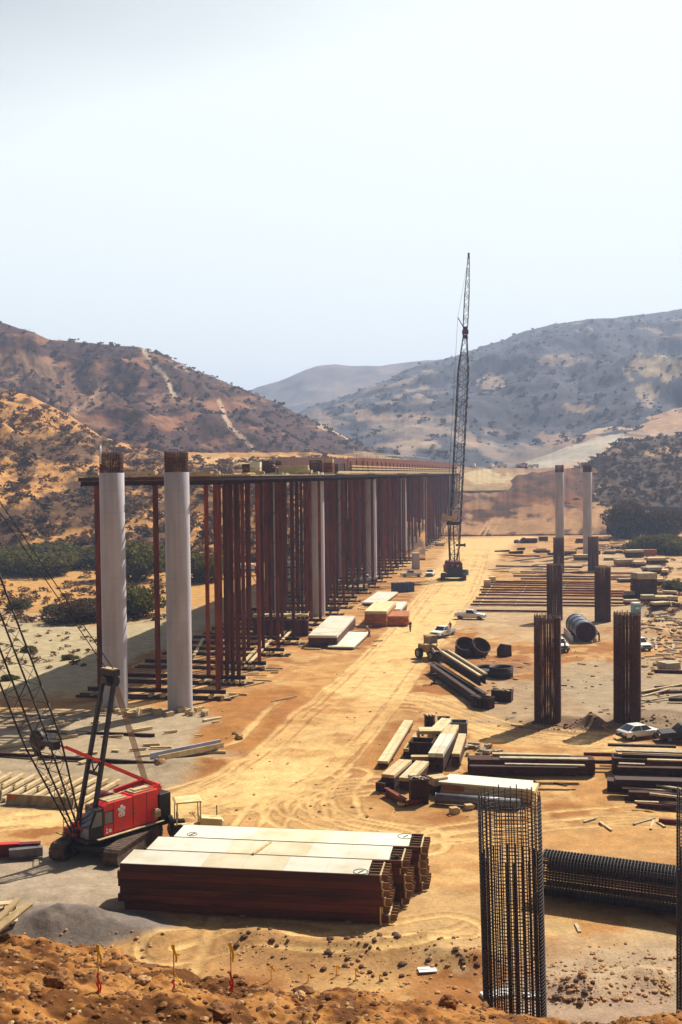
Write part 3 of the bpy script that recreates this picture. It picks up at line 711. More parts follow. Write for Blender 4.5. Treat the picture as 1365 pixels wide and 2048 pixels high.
bl = [
 ('d', 1262, 1060, 430, 1.35, 'tallest dark tree mass right of the concrete columns', 1.5), ('d', 1325, 1072, 420, 1.2, 'dark rounded tree at the right edge below the knoll', 1.3), ('d', 1240, 1075, 440, 1.1, 'small dark tree at the foot of the cut slope', 1.0),
 ('g', 1315, 1108, 350, .95, 'dense green bush behind the lumber bundles, right', 1.0), ('g', 1352, 1110, 345, .9, 'green bush at the right edge beside a parked car', .9), ('g', 1278, 1108, 352, .6, 'low green bush left of its dense neighbour at right', 1.0),
 ('g', 20, 1148, 300, 1.25, 'broad olive bush at the far left edge of the flats', .8), ('g', 85, 1150, 296, 1.25, 'olive bush second from the left edge on the flats', .75), ('g', 150, 1135, 315, 1.1, 'olive bush just left of the leftmost steel post', .7), ('g', 262, 1160, 285, 1.3, 'green bush seen between the two tall concrete columns', 1.1), ('g', 400, 1165, 280, 1.0, 'green bush seen just right of the second tall column', 1.1),
 ('d', 152, 1228, 208, .95, 'dark low bush standing alone on the pale sand left of the posts', .6), ('g', 262, 1222, 215, .8, 'green bush on the sand between the two tall columns', 1.1), ('d', 60, 1075, 400, 1.6, 'dark brush clump at the foot of the orange slope, far left', .8), ('d', 130, 1072, 405, 1.7, 'dark brush clump on the slope foot left of the first post', .75), ('d', 270, 1050, 410, 1.5, 'dark brush behind the gap between the tall columns', 1.0),
 ('g', 50, 1128, 322, 1.2, 'olive bush in the second row back, far left of the belt', .8), ('g', 110, 1122, 330, 1.2, 'olive bush in the second row back, left of the first post', .8), ('g', 225, 1132, 318, 1.2, 'olive bush glimpsed behind the leftmost tall column', .9), ('g', 320, 1135, 312, 1.1, 'olive bush behind the second tall column', .9),
 ('d', 20, 1062, 415, 1.6, 'dark brush at the very left edge on the slope foot', .75), ('d', 95, 1052, 420, 1.5, 'dark brush between two clumps low on the orange slope', .7), ('d', 175, 1062, 410, 1.5, 'dark brush just left of the first post on the slope foot', .75), ('d', 320, 1045, 420, 1.4, 'dark brush behind the second tall column on the slope', .8), ('d', 385, 1060, 405, 1.3, 'dark brush right of the second tall column on the slope', .8),
 ('s', 105, 1215, 222, 1.0, 'olive shrub on the sand left of the lone dark bush', .8), ('s', 35, 1208, 228, 1.2, 'olive shrub on the sand by the left edge', .8), ('s', 205, 1205, 232, 1.2, 'olive shrub on the sand right of the lone dark bush', .8),
 ('s', 55, 1262, 172, .6, 'small olive shrub on the pale river bed, far left', .8), ('s', 140, 1290, 160, .5, 'small shrub on the river bed beside the shadow edge', .8), ('s', 20, 1318, 145, .5, 'small shrub low on the river bed by the left edge', .8), ('s', 1300, 1195, 226, .9, 'scrubby shrub at the right of the stacked bundles', .8), ('s', 1352, 1180, 240, 1.2, 'grey green shrub by the right edge beyond the bundles', .8)]
for k, px, py, Y, s, lb, hz in bl:
    g = AT(px, py, Y); z = ztf(g.x, g.y)
    o = place(protos[k], k not in used, (g.x, g.y, z - .3), rs.random() * 6, lb, 'bushes beyond the site'); used.add(k)
    o.scale = (s, s, s * hz)

# ------------------------------------------------------------ falsework bridge
AX = Vector((.1695, .9855, 0)); NX = Vector((.9855, -.1695, 0)); AZ = math.atan2(-.1695, .9855)
def edge(Y): return Vector((-14.6 + .172 * (Y - 127), Y, 0))
def bent(offs, W=15.6, H=25.0, over=.9, dbl=()):
    pw = .5 if len(offs) < 4 else .42
    t = thing('falsework_bent', '', 'falsework')
    for k in offs:
        MB().ibeam((-k, 0, 1.12), (-k, 0, H), pw, pw, .04, up=(0, 1, 0)).build('post', 'rust', t)
    for k in dbl:
        MB().ibeam((-k, .9, 1.12), (-k, .9, H), pw, pw, .04, up=(0, 1, 0)).build('post', 'rust', t)
    MB().ibeam((-W - over, 0, H + .275), (over, 0, H + .275), .5, .54, .04).build('cap_beam', 'rust_dark', t)
    MB().ibeam((-W - .5, 0, .88), (.9, 0, .88), .45, .46, .04).build('sill_beam', 'rust_dark', t)
    for k in offs:
        for s in (-.75, .75):
            MB().box((-k + s, 0, .43), (.42, 1.9, .42)).build('timber_block', 'wood', t)
    MB().box((-W / 2, -.6, .10), (W + 3.4, .4, .22)).build('mud_sill', 'wood_dark', t)
    MB().box((-W / 2, .6, .10), (W + 3.4, .4, .22)).build('mud_sill', 'wood_dark', t)
    if len(offs) > 6:
        for k0, k1, z0, z1 in ((offs[1], offs[4], 2.5, 12), (offs[4], offs[1], 12.5, 22)): MB().beam((-k0, -.25, z0), (-k1, -.25, z1), .09, .09).build('diagonal_brace', 'rust', t)
    return t
pA = bent([0, 7.3, 14.5]); pA2 = bent([0, .75, 1.5, 2.25, 3.9]); pA3 = bent([0, 2.1, 3.1, 4.2, 5.3]); pA4 = bent([0, 2.2, 4.4, 6.1, 7.6]); pA5 = bent([0, 1.8, 3.6, 5.4, 7.2, 9.0, 10.8]); _r = random.Random(8); pBs = [bent([0] + [round(14.6 * (k + _r.uniform(-.28, .28)) / 9, 2) for k in range(1, 10)]) for _k in range(5)]
EY = [127.5, 136.5, 147, 158, 168.5, 178.5, 190, 204, 214, 225, 240, 253, 265]
y = 265
while y < 560: y += 10.8; EY.append(y)
first = {id(q): True for q in (pA, pA2, pA3, pA4, pA5, *pBs)}
for i, Yb in enumerate(EY):
    pr = [pA, pA2, pA3, pA4, pA5][i] if i < 5 else pBs[i % 5]
    e = edge(Yb); c = e - NX * 7
    z = max(ztf(c.x, c.y), ztf(e.x, e.y))
    o = place(pr, first[id(pr)], (e.x, e.y, z), math.atan2(NX.y, NX.x), 'falsework row of rusty steel posts, %s from the near end' % ordn(i + 1), 'rows of falsework posts under the bridge deck')
    first[id(pr)] = False
# deck
def deck_pt(Y, off, z): e = edge(Y) + NX * off; return Vector((e.x, e.y, z))
dk = thing('falsework_deck', 'rusty steel falsework deck on rows of posts with raised side forms', 'falsework deck', tuple(deck_pt(127, 0, 0)))
O = Vector(dk.location)
def dp(Y, off, z): return deck_pt(Y, off, z) - O
segs = [(124, 190), (190, 262), (262, 340), (340, 420), (420, 500), (500, 566)]
for off in (.35, -2.1, -4.7, -7.3, -9.9, -12.5, -15.3):
    mb = MB()
    for a, b in segs: mb.ibeam(dp(a, off, 25.79), dp(b - .4, off, 25.79), .4, .44, .03)
    mb.build('stringer', 'rust_dark' if off > 0 else 'rust', dk)
MB().add([dp(142, -15.9, 26.04), dp(142, .1, 26.04), dp(566, .1, 26.04), dp(566, -15.9, 26.04), dp(142, -15.9, 26.14), dp(142, .1, 26.14), dp(566, .1, 26.14), dp(566, -15.9, 26.14)], [(0, 3, 2, 1), (4, 5, 6, 7), (0, 1, 5, 4), (1, 2, 6, 5), (2, 3, 7, 6), (3, 0, 4, 7)]).build('deck_planking', 'wood_grey', dk)
mb = MB()
for k in range(14):
    y0 = 126 + k * 1.15; mb.beam(dp(y0, -16.2, 26.2), dp(y0, .7, 26.2), .25, .14)
mb.build('joist', 'wood', dk)
# raised side forms, lower near the toilet and then full height
def sform(name, pts, off0, off1, m):
    vs = [dp(Yy, o_, z) for Yy, z0, z1 in pts for o_, z in ((off0, z0), (off1, z0), (off1, z1), (off0, z1))]
    fs = []
    for i in range(len(pts) - 1):
        a = i * 4; fs += [(a + j, a + (j + 1) % 4, a + 4 + (j + 1) % 4, a + 4 + j) for j in range(4)]
    fs += [(3, 2, 1, 0), tuple(len(vs) - 4 + j for j in range(4))]
    return MB().add(vs, fs).build(name, m, dk)
sform('side_form', [(226, 27.4, 29.6), (300, 27.4, 30.2), (400, 27.6, 30.8), (500, 27.8, 31.2), (562, 28, 31.5)], -1.0, -.85, 'form_rust')
sform('backing_panel', [(214, 26.2, 28.1), (562, 26.4, 28.6)], -1.0, -.9, 'rust_dark')
sform('side_form', [(214, 26.3, 28.6), (226, 26.3, 29.9), (300, 26.4, 30.6), (400, 26.4, 31.2), (562, 26.6, 32)], -15.4, -15.2, 'rust')
for z0 in (26.55, 27.15, 27.75):
    sform('waler', [(210 if z0 < 27 else 226, z0, z0 + .2), (562, z0 + .3, z0 + .5)], -.3, -.05, 'wood')
sform('edge_board', [(206, 26.3, 26.5), (562, 26.45, 26.65)], .2, .45, 'wood')
for k in range(44):
    Yy = 212 + k * 8
    MB().beam(dp(Yy, -.5, 26.2), dp(Yy, -.7, 28.2 + .9 * min(1, k / 3)), .18, .24).build('form_brace', 'rust_dark', dk)
for k in range(18):
    Yy = 240 + k * 16
    MB().beam(dp(Yy, -1.4, 29.0), dp(Yy, -1.4, 31.6), .1, .1).build('rail_post', 'wood_grey', dk)
MB().beam(dp(236, -1.4, 30.6), dp(330, -1.4, 31.4), .1, .22).build('handrail', 'wood_grey', dk)
MB().beam(dp(236, -1.4, 31.1), dp(420, -1.4, 32.0), .08, .15).build('handrail', 'wood_grey', dk)

# ------------------------------------------------------------ concrete columns
def column(H, capH, R=1.38, bars=30, rings=6):
    t = thing('bridge_column', '', 'column')
    n = 48; mb = MB(); zs = [-.3, 0, H * .25, H * .5, H * .75, H - .02, H]
    vs = []; fs = []
    for j, z in enumerate(zs):
        r = R * (1.0 if j < 6 else .99)
        vs += [(r * math.cos(6.2832 * i / n), r * math.sin(6.2832 * i / n), z) for i in range(n)]
    for j in range(len(zs) - 1): fs += [(j * n + i, j * n + (i + 1) % n, (j + 1) * n + (i + 1) % n, (j + 1) * n + i) for i in range(n)]
    mb.add(vs, fs, True); mb.add([(R * .99 * math.cos(6.2832 * i / n), R * .99 * math.sin(6.2832 * i / n), H) for i in range(n)], [tuple(range(n))])
    mb.build('shaft', 'concrete', t)
    b = MB().tube((0, 0, 0), (0, 0, capH), .055, 6)
    for i in range(bars):
        a = 6.2832 * i / bars
        MB().add(b.v, b.f, True).build('starter_bar', 'rebar_rust', t, ((R - .12) * math.cos(a), (R - .12) * math.sin(a), H + .0)) if i == 0 else None
        if i: 
            o = t_last.copy(); COL.objects.link(o); o.parent = t; o.location = ((R - .12) * math.cos(a), (R - .12) * math.sin(a), H)
        else: t_last = [c for c in COL.objects if c.name.startswith('starter_bar')][-1]
    rb = MB().ring((0, 0, 0), R - .06, .03, n=32, k=4); ro = None
    for j in range(rings):
        if ro is None: ro = rb.build('hoop', 'rebar_rust', t, (0, 0, H + .2))
        else:
            o = ro.copy(); COL.objects.link(o); o.parent = t; o.location = (0, 0, H + .2 + j * (capH - .3) / rings)
    return t
pc = column(26.5, 2.35, bars=44, rings=14)
cl = [(232, 1417, None, 'tall concrete column at far left, a white pole on its cap'), (361, 1420, None, 'tall concrete column second from left, bare rusty cap'),
      (None, (203, -3.0), None, 'concrete column with bright edge behind the front posts'), (None, (201.5, -10.4), None, 'inner concrete column of the second pair, mostly hidden by posts'),
      (None, (272, -3.0), None, 'concrete column in the shade of the bridge, right of the bright edged one'), (None, (270.5, -10.4), None, 'inner concrete column of the third pair under the deck'),
      (None, (408, -2.8), None, 'bright thin concrete column near the far end of the falsework'), (None, (340, -3.2), None, 'shaded concrete column between the dumpster and far pickups'),
      (None, 'R', (1120, 345), 'left of the two free standing concrete columns, right side'), (None, 'R', (1175.5, 343), 'right of the two free standing concrete columns')]
for i, (a, b, c, lb) in enumerate(cl):
    if a is not None: g = G(a, b)
    elif b == 'R': g = AT(c[0], 1100, c[1])
    else: g = deck_pt(b[0], b[1], 0)
    hh = ztf(g.x, g.y)
    o = place(pc, i == 0, (g.x, g.y, 0), i * .7, lb, 'round concrete bridge columns')
    if b == 'R': o.scale.z = .985
g = G(232, 1417)
t = tag(MB().tube((0, 0, 0), (0, 0, 2.0), .09, 10).tube((0, 0, 2.0), (0, 0, 2.12), .12, 10).tube((0, 0, 0), (0, 0, .1), .15, 10).build('marker_pole', 'white', None, (g.x - .95, g.y - 1.2, 27.5)), 'short white pole standing on the cap of the leftmost column', 'pole')

# ------------------------------------------------------------ rebar cages
def cage(H, R, bars, rings, br, hr, inner=0, label='', m='rebar', lap=.76):
    t = thing('rebar_cage', label, 'rebar cage')
    b0 = None
    def put(mb, name, loc, key, m=m):
        if key not in C_: C_[key] = mb().build(name, m, t, loc); return C_[key]
        o = C_[key].copy(); COL.objects.link(o); o.parent = t; o.location = loc; return o
    C_ = {}
    for i in range(bars):
        a = 6.2832 * i / bars + .02 * math.sin(i * 3.1)
        put(lambda: MB().tube((0, 0, 0), (0, 0, H), br, 6), 'vertical_bar', (R * math.cos(a), R * math.sin(a), -.1 * (i % 3)), 'b')
    for i in range(inner):
        a = 6.2832 * (i + .35) / inner
        put(lambda: MB().tube((0, 0, 0), (0, 0, H * lap), br * 1.5, 6), 'lap_bar', ((R - .13) * math.cos(a), (R - .13) * math.sin(a), 0), 'l')
    for j in range(rings):
        z = .1 + (H - .25) * (j / rings) ** 1.06
        put(lambda: MB().ring((0, 0, 0), R + .04, hr, n=36, k=4), 'hoop', (0, 0, z), 'h')
    return t
pn = cage(11.75, 1.40, 32, 70, .028, .019, 22)
g = P(1034, 2000)
g = AT(1034, 2000, 50); g.z = 1.2
place(pn, True, (g.x, g.y, ztf(g.x, g.y) - .4), 0, 'tall near rebar cage standing alone in the right foreground', 'standing rebar cages'); pn.rotation_euler = (0, 0, .3); pn.rotation_euler.y = 0
pn.rotation_euler = (0, -.022, 0); pn.location.x -= .05
g2 = Vector((16.82, 50.2, 0))
o = place(pn, False, (g2.x, g2.y, ztf(g2.x, g2.y) - .4), .9, 'rebar cage cut off by the right edge of the picture', 'standing rebar cages'); o.rotation_euler = (0, 0, .9)
pm = cage(11.4, 1.34, 44, 92, .040, .034, 26, m='rebar_rust', lap=.98)
def cg(px, py, H, lb, first=False):
    g = G(px, py); o = place(pm, first, (g.x, g.y, ztf(g.x, g.y) - .2), px * .01, lb, 'standing rebar cages'); o.scale.z = H / 11.4
cg(1096, 1443, 11.4, 'dark rebar cage left of the dirt mound, in front of a white truck', True)
cg(1255, 1443, 11.5, 'dark rebar cage behind the white hatchback')
cg(1110, 1240, 10.2, 'left rebar cage of the second pair, rising above the laid out piles')
cg(1206, 1243, 9.9, 'right rebar cage of the second pair, behind the grey steel cylinder')
cg(1118, 1146, 9.6, 'left rebar cage of the farthest pair, hiding the foot of a column')
cg(1187, 1142, 9.4, 'right rebar cage of the farthest pair, hiding the foot of a column')
# the long cage lying on its side
t = thing('lying_rebar_cage', 'long rebar cage lying on its side at the right edge', 'rebar cage')
L = 19.0; R = 1.32
a = G(1088, 1803, .0); b = G(1365, 1843, 0)
dr = (b - a); dr.z = 0; dr.normalize()
t.location = (a.x + .2, a.y + 1.1, 0); t.rotation_euler.z = math.atan2(dr.y, dr.x)
b0 = None
for i in range(40):
    an = 6.2832 * i / 40
    if b0 is None: b0 = MB().tube((0, 0, 0), (L, 0, 0), .03, 6).build('long_bar', 'rebar', t, (0, R * math.cos(an), R + .1 + R * math.sin(an)))
    else: o = b0.copy(); COL.objects.link(o); o.location = (0, R * math.cos(an), R + .1 + R * math.sin(an))
b1 = None
for i in range(46):
    an = 6.2832 * (i + .3) / 46
    if b1 is None: b1 = MB().tube((0, 0, 0), (L, 0, 0), .05, 6).build('inner_bar', 'rebar', t, (0, (R - .16) * math.cos(an), R + .1 + (R - .16) * math.sin(an)))
    else: o = b1.copy(); COL.objects.link(o); o.location = (0, (R - .16) * math.cos(an), R + .1 + (R - .16) * math.sin(an))
h0 = None
for j in range(98):
    if h0 is None: h0 = MB().ring((0, 0, 0), R + .045, .034, 'x', 36, 4).build('hoop', 'rebar', t, (.1, 0, R + .1))
    else: o = h0.copy(); COL.objects.link(o); o.location = (.1 + j * L / 98, 0, R + .1)
# ------------------------------------------------------------ stack of white form panels
def form_panel(L, W, H, seed, ends=True):
    rs = random.Random(seed); t = thing('form_panel', '', 'form panel')
    mb = MB(); n_ = 6; LL = L - .85
    for k in range(n_): mb.m([0, 0, 1, 1, 0, 0][k]).box((LL * (k + .5) / n_, W / 2, H - .02 + .002 * (k % 2)), (LL / n_ - .012, W - .02, .04))
    mb.build('plywood_skin', ['ply_white', 'ply_worn'], t)
    for k in range(2):
        MB().box((L / 2 - .05, -.02 + k * (W + .04), H / 2 - .006), (L - .1, .09, H - .012)).build('side_board', 'form_side', t)
    r0 = None; n = 13
    for k in range(n):
        if r0 is None: r0 = MB().box((0, 0, 0), (.09, W - .22, H - .06)).build('rib', 'wood', t, (.12, W / 2, H / 2 - .02))
        else: o = r0.copy(); COL.objects.link(o); o.location = (.12 + k * (L - .2) / (n - 1), W / 2, H / 2 - .02)
    for k in range(5):
        MB().box((L - .25, .3 + k * (W - .6) / 4, H / 2 - .02), (1.2, .07, H * .75)).build('end_joist', 'timber_brown', t)
    return t
fp = form_panel(16.0, 2.42, .46, 1)
H5 = .462
Rz = math.radians(-8.9); dR = Vector((math.cos(Rz), math.sin(Rz), 0)); dN = Vector((-math.sin(Rz), math.cos(Rz), 0))
A0 = G(241, 1735, 2.62); A0.z = 0
rs = random.Random(4)
names = ['nearest', 'middle', 'farthest']
lay = ['bottom panel', 'second panel from the bottom', 'third panel from the bottom', 'fourth panel from the bottom', 'panel just under the top one', 'top panel']
k = 0
for s in range(3):
    nl = 6 if s != 1 else 6
    for j in range(nl):
        sh = [0, .75, 1.7][s] + (rs.uniform(-.2, .25) if j < nl - 1 else 0) + (.35 if (s, j) == (0, 0) else 0)
        if s == 0 and j == nl - 1: sh = 0
        p = A0 + dR * sh + dN * (2.56 * s); p.z = .12 + j * H5 - (.06 if s == 1 else 0) * (j == nl - 1)
        if j == nl - 1 and s == 1: p.z = .12 + j * H5
        o = place(fp, k == 0, p, Rz, '%s of the %s pile of long pale form panels' % (lay[j], names[s]), 'stacked concrete form panels'); k += 1
        if s == 0 and j == nl - 1: o.scale.x = .985
for s in range(3):
    for x in (1.5, 7.5, 13.8):
        p = A0 + dR * x + dN * (2.56 * s + 1.2); tag(MB().box((0, 0, 0), (.3, 2.3, .2)).build('timber_block', 'wood', None, (p.x, p.y, .06), Rz), 'timber bearer under the %s pile of pale form panels' % names[s], 'timber', 'bearers under the %s pile' % names[s])
p = A0 + dR * 8.0 + dN * 2.75; p.z = .12 + 6 * H5 + .06
tag(MB().box((0, 0, 0), (.18, 2.35, .09)).box((0, 0, .06), (.1, 2.2, .03)).build('loose_board', 'wood', None, (p.x, p.y + .75, p.z), Rz - .25), 'short brown board lying across the middle white panel pile', 'board')
for (px, py, r, lb) in [(385, 1668, .32, 'small wire loop lying on the farthest white panel'), (722, 1743, .42, 'wire ring lying near the right end of the nearest white panel'), (812, 1672, .5, 'faint wire loop at the right end of the farthest white panel')]:
    g = G(px, py, .12 + 6 * H5 + .03); tag(MB().ring((0, 0, 0), r, .018, n=28).box((0, 0, -.005), (.5, .06, .02), .9).build('wire_loop', 'black', None, g), lb, 'wire')
g = G(792, 1714, .12 + 6 * H5 + .06)
tag(MB().box((0, 0, 0), (.35, .3, .1)).box((.0, .1, .07), (.3, .04, .06)).box((0, -.1, .07), (.3, .04, .06)).build('steel_bracket', 'black', None, g, .3), 'small dark bracket on the right end of the middle panel pile', 'bracket')
# end boards leaning at the right ends
for i, (x, y, z) in enumerate([(15.7, .4, .5), (15.75, 2.9, 1.3), (16.5, 5.4, 1.6), (17.1, 6.6, 1.0)]):
    p = A0 + dR * x + dN * y; o = MB().box((0, 0, 0), (.08, 1.0, 1.1)).box((.06, -.3, 0), (.06, .12, 1.1)).box((.06, .3, 0), (.06, .12, 1.1)).build('end_board', 'ply_cream', None, (p.x, p.y, z), Rz)
    tag(o, ['lowest pale end board at the near right corner of the form piles', 'pale end board leaning on the middle pile of forms', 'pale end board at the right end of the farthest form pile', 'pale end board standing apart beyond the form piles'][i], 'board')

# ------------------------------------------------------------ lattice crane parts
def lattice(mb, p, q, w0, w1, w2, bay, rc, rl, side=Vector((0, 1, 0)), taper=(.12, .9)):
    """four chords with zig-zag lacing, width tapering at both ends"""
    p = Vector(p); q = Vector(q); d = q - p; L = d.length; d.normalize()
    a = (side - d * side.dot(d)).normalized(); b = d.cross(a)
    def wd(t): return w0 + (w1 - w0) * min(1, t / taper[0]) if t < taper[0] else (w1 if t < taper[1] else w1 + (w2 - w1) * (t - taper[1]) / (1 - taper[1]))
    n = max(3, int(L / bay)); pts = []
    for i in range(n + 1):
        t = i / n; c = p + d * (L * t); h = wd(t) / 2
        pts.append([c + a * (h * s1) + b * (h * s2) for s1, s2 in ((-1, -1), (1, -1), (1, 1), (-1, 1))])
    for i in range(n):
        for k in range(4):
            mb[0].tube(pts[i][k], pts[i + 1][k], rc, 6)
            k2 = (k + 1) % 4
            mb[1].tube(pts[i][k], pts[i + 1][k2] if i % 2 == 0 else pts[i + 1][k2], rl, 4, cap=False) if i % 2 == 0 else mb[1].tube(pts[i][k2], pts[i + 1][k], rl, 4, cap=False)
            if i % 2 == 0: mb[1].tube(pts[i][k], pts[i][k2], rl, 4, cap=False)

def crawler(t, L, W, H, m='track'):
    """a crawler track along local x, built of plates round a core"""
    mb = MB(); r = H / 2; n = 20
    per = []
    for i in range(9): per.append((-L / 2 + r + (L - 2 * r) * i / 8, H))
    for i in range(1, 7): a = math.pi / 2 - math.pi * i / 7; per.append((L / 2 - r + r * math.cos(a), r + r * math.sin(a)))
    for i in range(9): per.append((L / 2 - r - (L - 2 * r) * i / 8, 0))
    for i in range(1, 7): a = -math.pi / 2 - math.pi * i / 7; per.append((-L / 2 + r + r * math.cos(a), r + r * math.sin(a)))
    mb.prism(per, -W * .36, W * .36)
    tot = len(per)
    for i in range(tot):
        a = Vector((per[i][0], 0, per[i][1])); b = Vector((per[(i + 1) % tot][0], 0, per[(i + 1) % tot][1]))
        k = max(1, int((b - a).length / .28))
        for j in range(k):
            c0 = a.lerp(b, (j + .08) / k); c1 = a.lerp(b, (j + .92) / k)
            u = Vector((0, 1, 0)).cross(b - a).normalized()
            mb.beam(c0 + u * .02, c1 + u * .02, W, .09, up=u)
    return mb.build('crawler_track', m, t)

# ------------------------------------------------------------ red crawler crane, near left
c0 = G(228, 1697); cr = thing('crawler_crane', 'red crawler crane with dark lattice boom beside the pale form panels', 'crane', (c0.x - .4, c0.y - .1, 0), 0)
base = Vector(cr.location)
und = math.atan2(5.9, 1.9)   # direction of the tracks
R2 = Matrix.Rotation(und, 3, 'Z')
for s in (-1, 1):
    o = crawler(cr, 6.6, 1.15, 1.15); o.rotation_euler.z = und; q = R2 @ Vector((0, s * 2.05, 0)); o.location = q
    w = MB()
    for j in range(7): w.tube((-2.4 + j * .8, -s * .62, .35), (-2.4 + j * .8, -s * .40, .35), .2, 12)
    w.tube((2.75, -s * .62, .58), (2.75, -s * .40, .58), .42, 14).tube((-2.75, -s * .62, .58), (-2.75, -s * .40, .58), .42, 14)
    w.build('rollers', 'black', o)
o = MB().box((0, 0, .75), (3.2, 3.4, .55)).box((-1.9, 0, .8), (1.1, 2.9, .35)).box((1.8, 0, .8), (.9, 2.9, .3)).tube((0, 0, .95), (0, 0, 1.3), 1.0, 24).build('undercarriage', 'black', cr, bevel=.03); o.rotation_euler.z = und
# superstructure, local +x forward (towards the boom)
fw = math.atan2(-.74, -.67)
up_ = bpy.data.objects.new('upper_works', None)
def S(o, par=None):
    o.parent = cr; o.rotation_euler.z = fw; return o
S(MB().box((-.6, 0, 1.42), (6.6, 3.1, .22)).build('deck_frame', 'black', None))
S(MB().box((-.8, 1.62, 1.50), (5.6, .42, .06)).box((-.8, -1.62, 1.50), (5.6, .42, .06)).build('catwalk', 'dusty', None))
ys = 1.0
hs = S(MB().prism([(-3.3, 1.55), (1.35, 1.55), (1.35, 3.55), (1.0, 3.75), (-1.1, 3.75), (-1.1, 3.82), (-3.3, 3.82)], .15, 1.5).build('engine_house', 'red', None, bevel=.04))
def H(o): o.parent = hs; return o
H(MB().box((.1, .82, 3.79), (1.6, 1.15, .07)).box((-2.2, .82, 3.87), (1.7, 1.05, .10)).box((-2.2, .82, 3.95), (1.2, .7, .06)).build('roof_panel', 'dusty', None))
H(MB().box((-1.1, 1.512, 2.65), (.04, .02, 2.1)).box((-2.3, 1.512, 2.65), (.03, .02, 2.1)).box((.55, 1.512, 2.6), (.03, .02, 2.0)).build('panel_seams', 'red_dark', None))
H(MB().box((.62 + .35, 1.515, 2.75), (.62, .03, .8)).build('side_window', 'cab_glass', None))
H(MB().box((.97, 1.512, 2.75), (.74, .02, .92)).build('window_frame', 'red_dark', None))
em = MB()
for (x, z, w_, h_) in [(-.12, 3.25, .22, .22), (-.30, 3.12, .24, .2), (.07, 3.12, .24, .2), (-.12, 3.02, .40, .16), (-.12, 2.86, .5, .10), (-.30, 2.74, .14, .16), (-.10, 2.74, .14, .16), (.10, 2.74, .12, .16), (-.14, 2.62, .44, .05)]:
    em.box((x, 1.53, z), (w_, .03, h_), R=Matrix.Rotation(.12 * (x * 10 % 3 - 1), 3, 'Y'))
H(em.build('emblem', 'emblem', None))
H(MB().box((1.12, 1.525, 1.78), (.16, .02, .14)).box((1.12, 1.525, 1.98), (.14, .02, .1)).box((.86, 1.525, 1.86), (.2, .02, .22)).build('notice_labels', 'emblem', None))
H(MB().box((-1.22, 1.53, 2.62), (.18, .05, .28)).build('door_latch', 'yellow', None))
S(MB().prism([(-3.2, 1.55), (.8, 1.55), (.8, 3.0), (-3.2, 3.3)], -1.5, .1).build('machinery_house', 'red_dark', None, bevel=.03))
cb = S(MB().prism([(1.36, 1.4), (2.55, 1.4), (2.5, 2.35), (2.0, 3.45), (1.36, 3.5)], .45, 1.48).build('operator_cab', 'black', None, bevel=.03))
for mbx in (MB().prism([(2.02, 3.42), (2.05, 3.44), (2.56, 2.36), (2.53, 2.34)], .52, 1.42), MB().prism([(2.525, 1.6), (2.58, 1.6), (2.53, 2.3), (2.49, 2.3)], .52, 1.42), MB().prism([(1.5, 2.35), (2.40, 2.35), (1.95, 3.3), (1.5, 3.3)], 1.475, 1.51)):
    o = mbx.build('cab_window', 'cab_glass', None); o.parent = cb
S(MB().box((-3.85, 0, 2.35), (1.0, 3.3, 2.1)).box((-3.85, 0, 1.35), (.8, 3.2, .5)).build('counterweight', 'black', None, bevel=.06))
S(MB().box((1.9, -.55, 1.7), (1.6, 1.5, .5)).tube((1.2, -1.2, 2.1), (1.2, .3, 2.1), .5, 16).tube((-.4, -1.25, 3.3), (-.4, -.1, 3.3), .55, 16).build('winch_drum', 'red_dark', None))
S(MB().box((-3.0, 1.72, 2.15), (.5, .3, .45)).box((-3.0, 1.72, 2.42), (.3, .2, .12)).build('tool_box', 'dusty', None))
S(MB().box((2.3, .1, 2.05), (.12, .5, .9)).box((2.3, -.7, 1.95), (.12, .4, .7)).tube((2.62, -.2, 1.62), (2.7, -.2, 1.62), .12, 12).build('boom_foot_bracket', 'red', None))
rl = MB()
for a, b in [((2.3, -1.9, 1.5), (2.3, -1.9, 2.6)), ((1.4, -1.9, 1.5), (1.4, -1.9, 2.6)), ((2.9, -1.0, 1.5), (2.9, -1.0, 2.6)), ((1.4, -1.9, 2.6), (2.3, -1.9, 2.6)), ((2.3, -1.9, 2.6), (2.9, -1.0, 2.6)), ((1.4, -1.9, 2.05), (2.3, -1.9, 2.05)), ((2.3, -1.9, 2.05), (2.9, -1.0, 2.05))]: rl.tube(a, b, .03, 6)
rl.box((2.1, -1.5, 1.47), (1.6, 1.0, .08)); S(rl.build('guard_rail', 'yellow', None))
# boom
el = math.radians(69)
b0 = Vector((2.5, 0, 1.9)); bd = Vector((math.cos(el), 0, math.sin(el)))
mbc, mbl = MB(), MB(); lattice((mbc, mbl), b0, b0 + bd * 33, .5, 1.75, 1.0, 1.35, .065, .022, taper=(.22, .85))
bo = S(mbc.build('boom', 'black', None)); o = mbl.build('boom_lacing', 'rebar', None); o.parent = bo
q = b0 + bd * 33
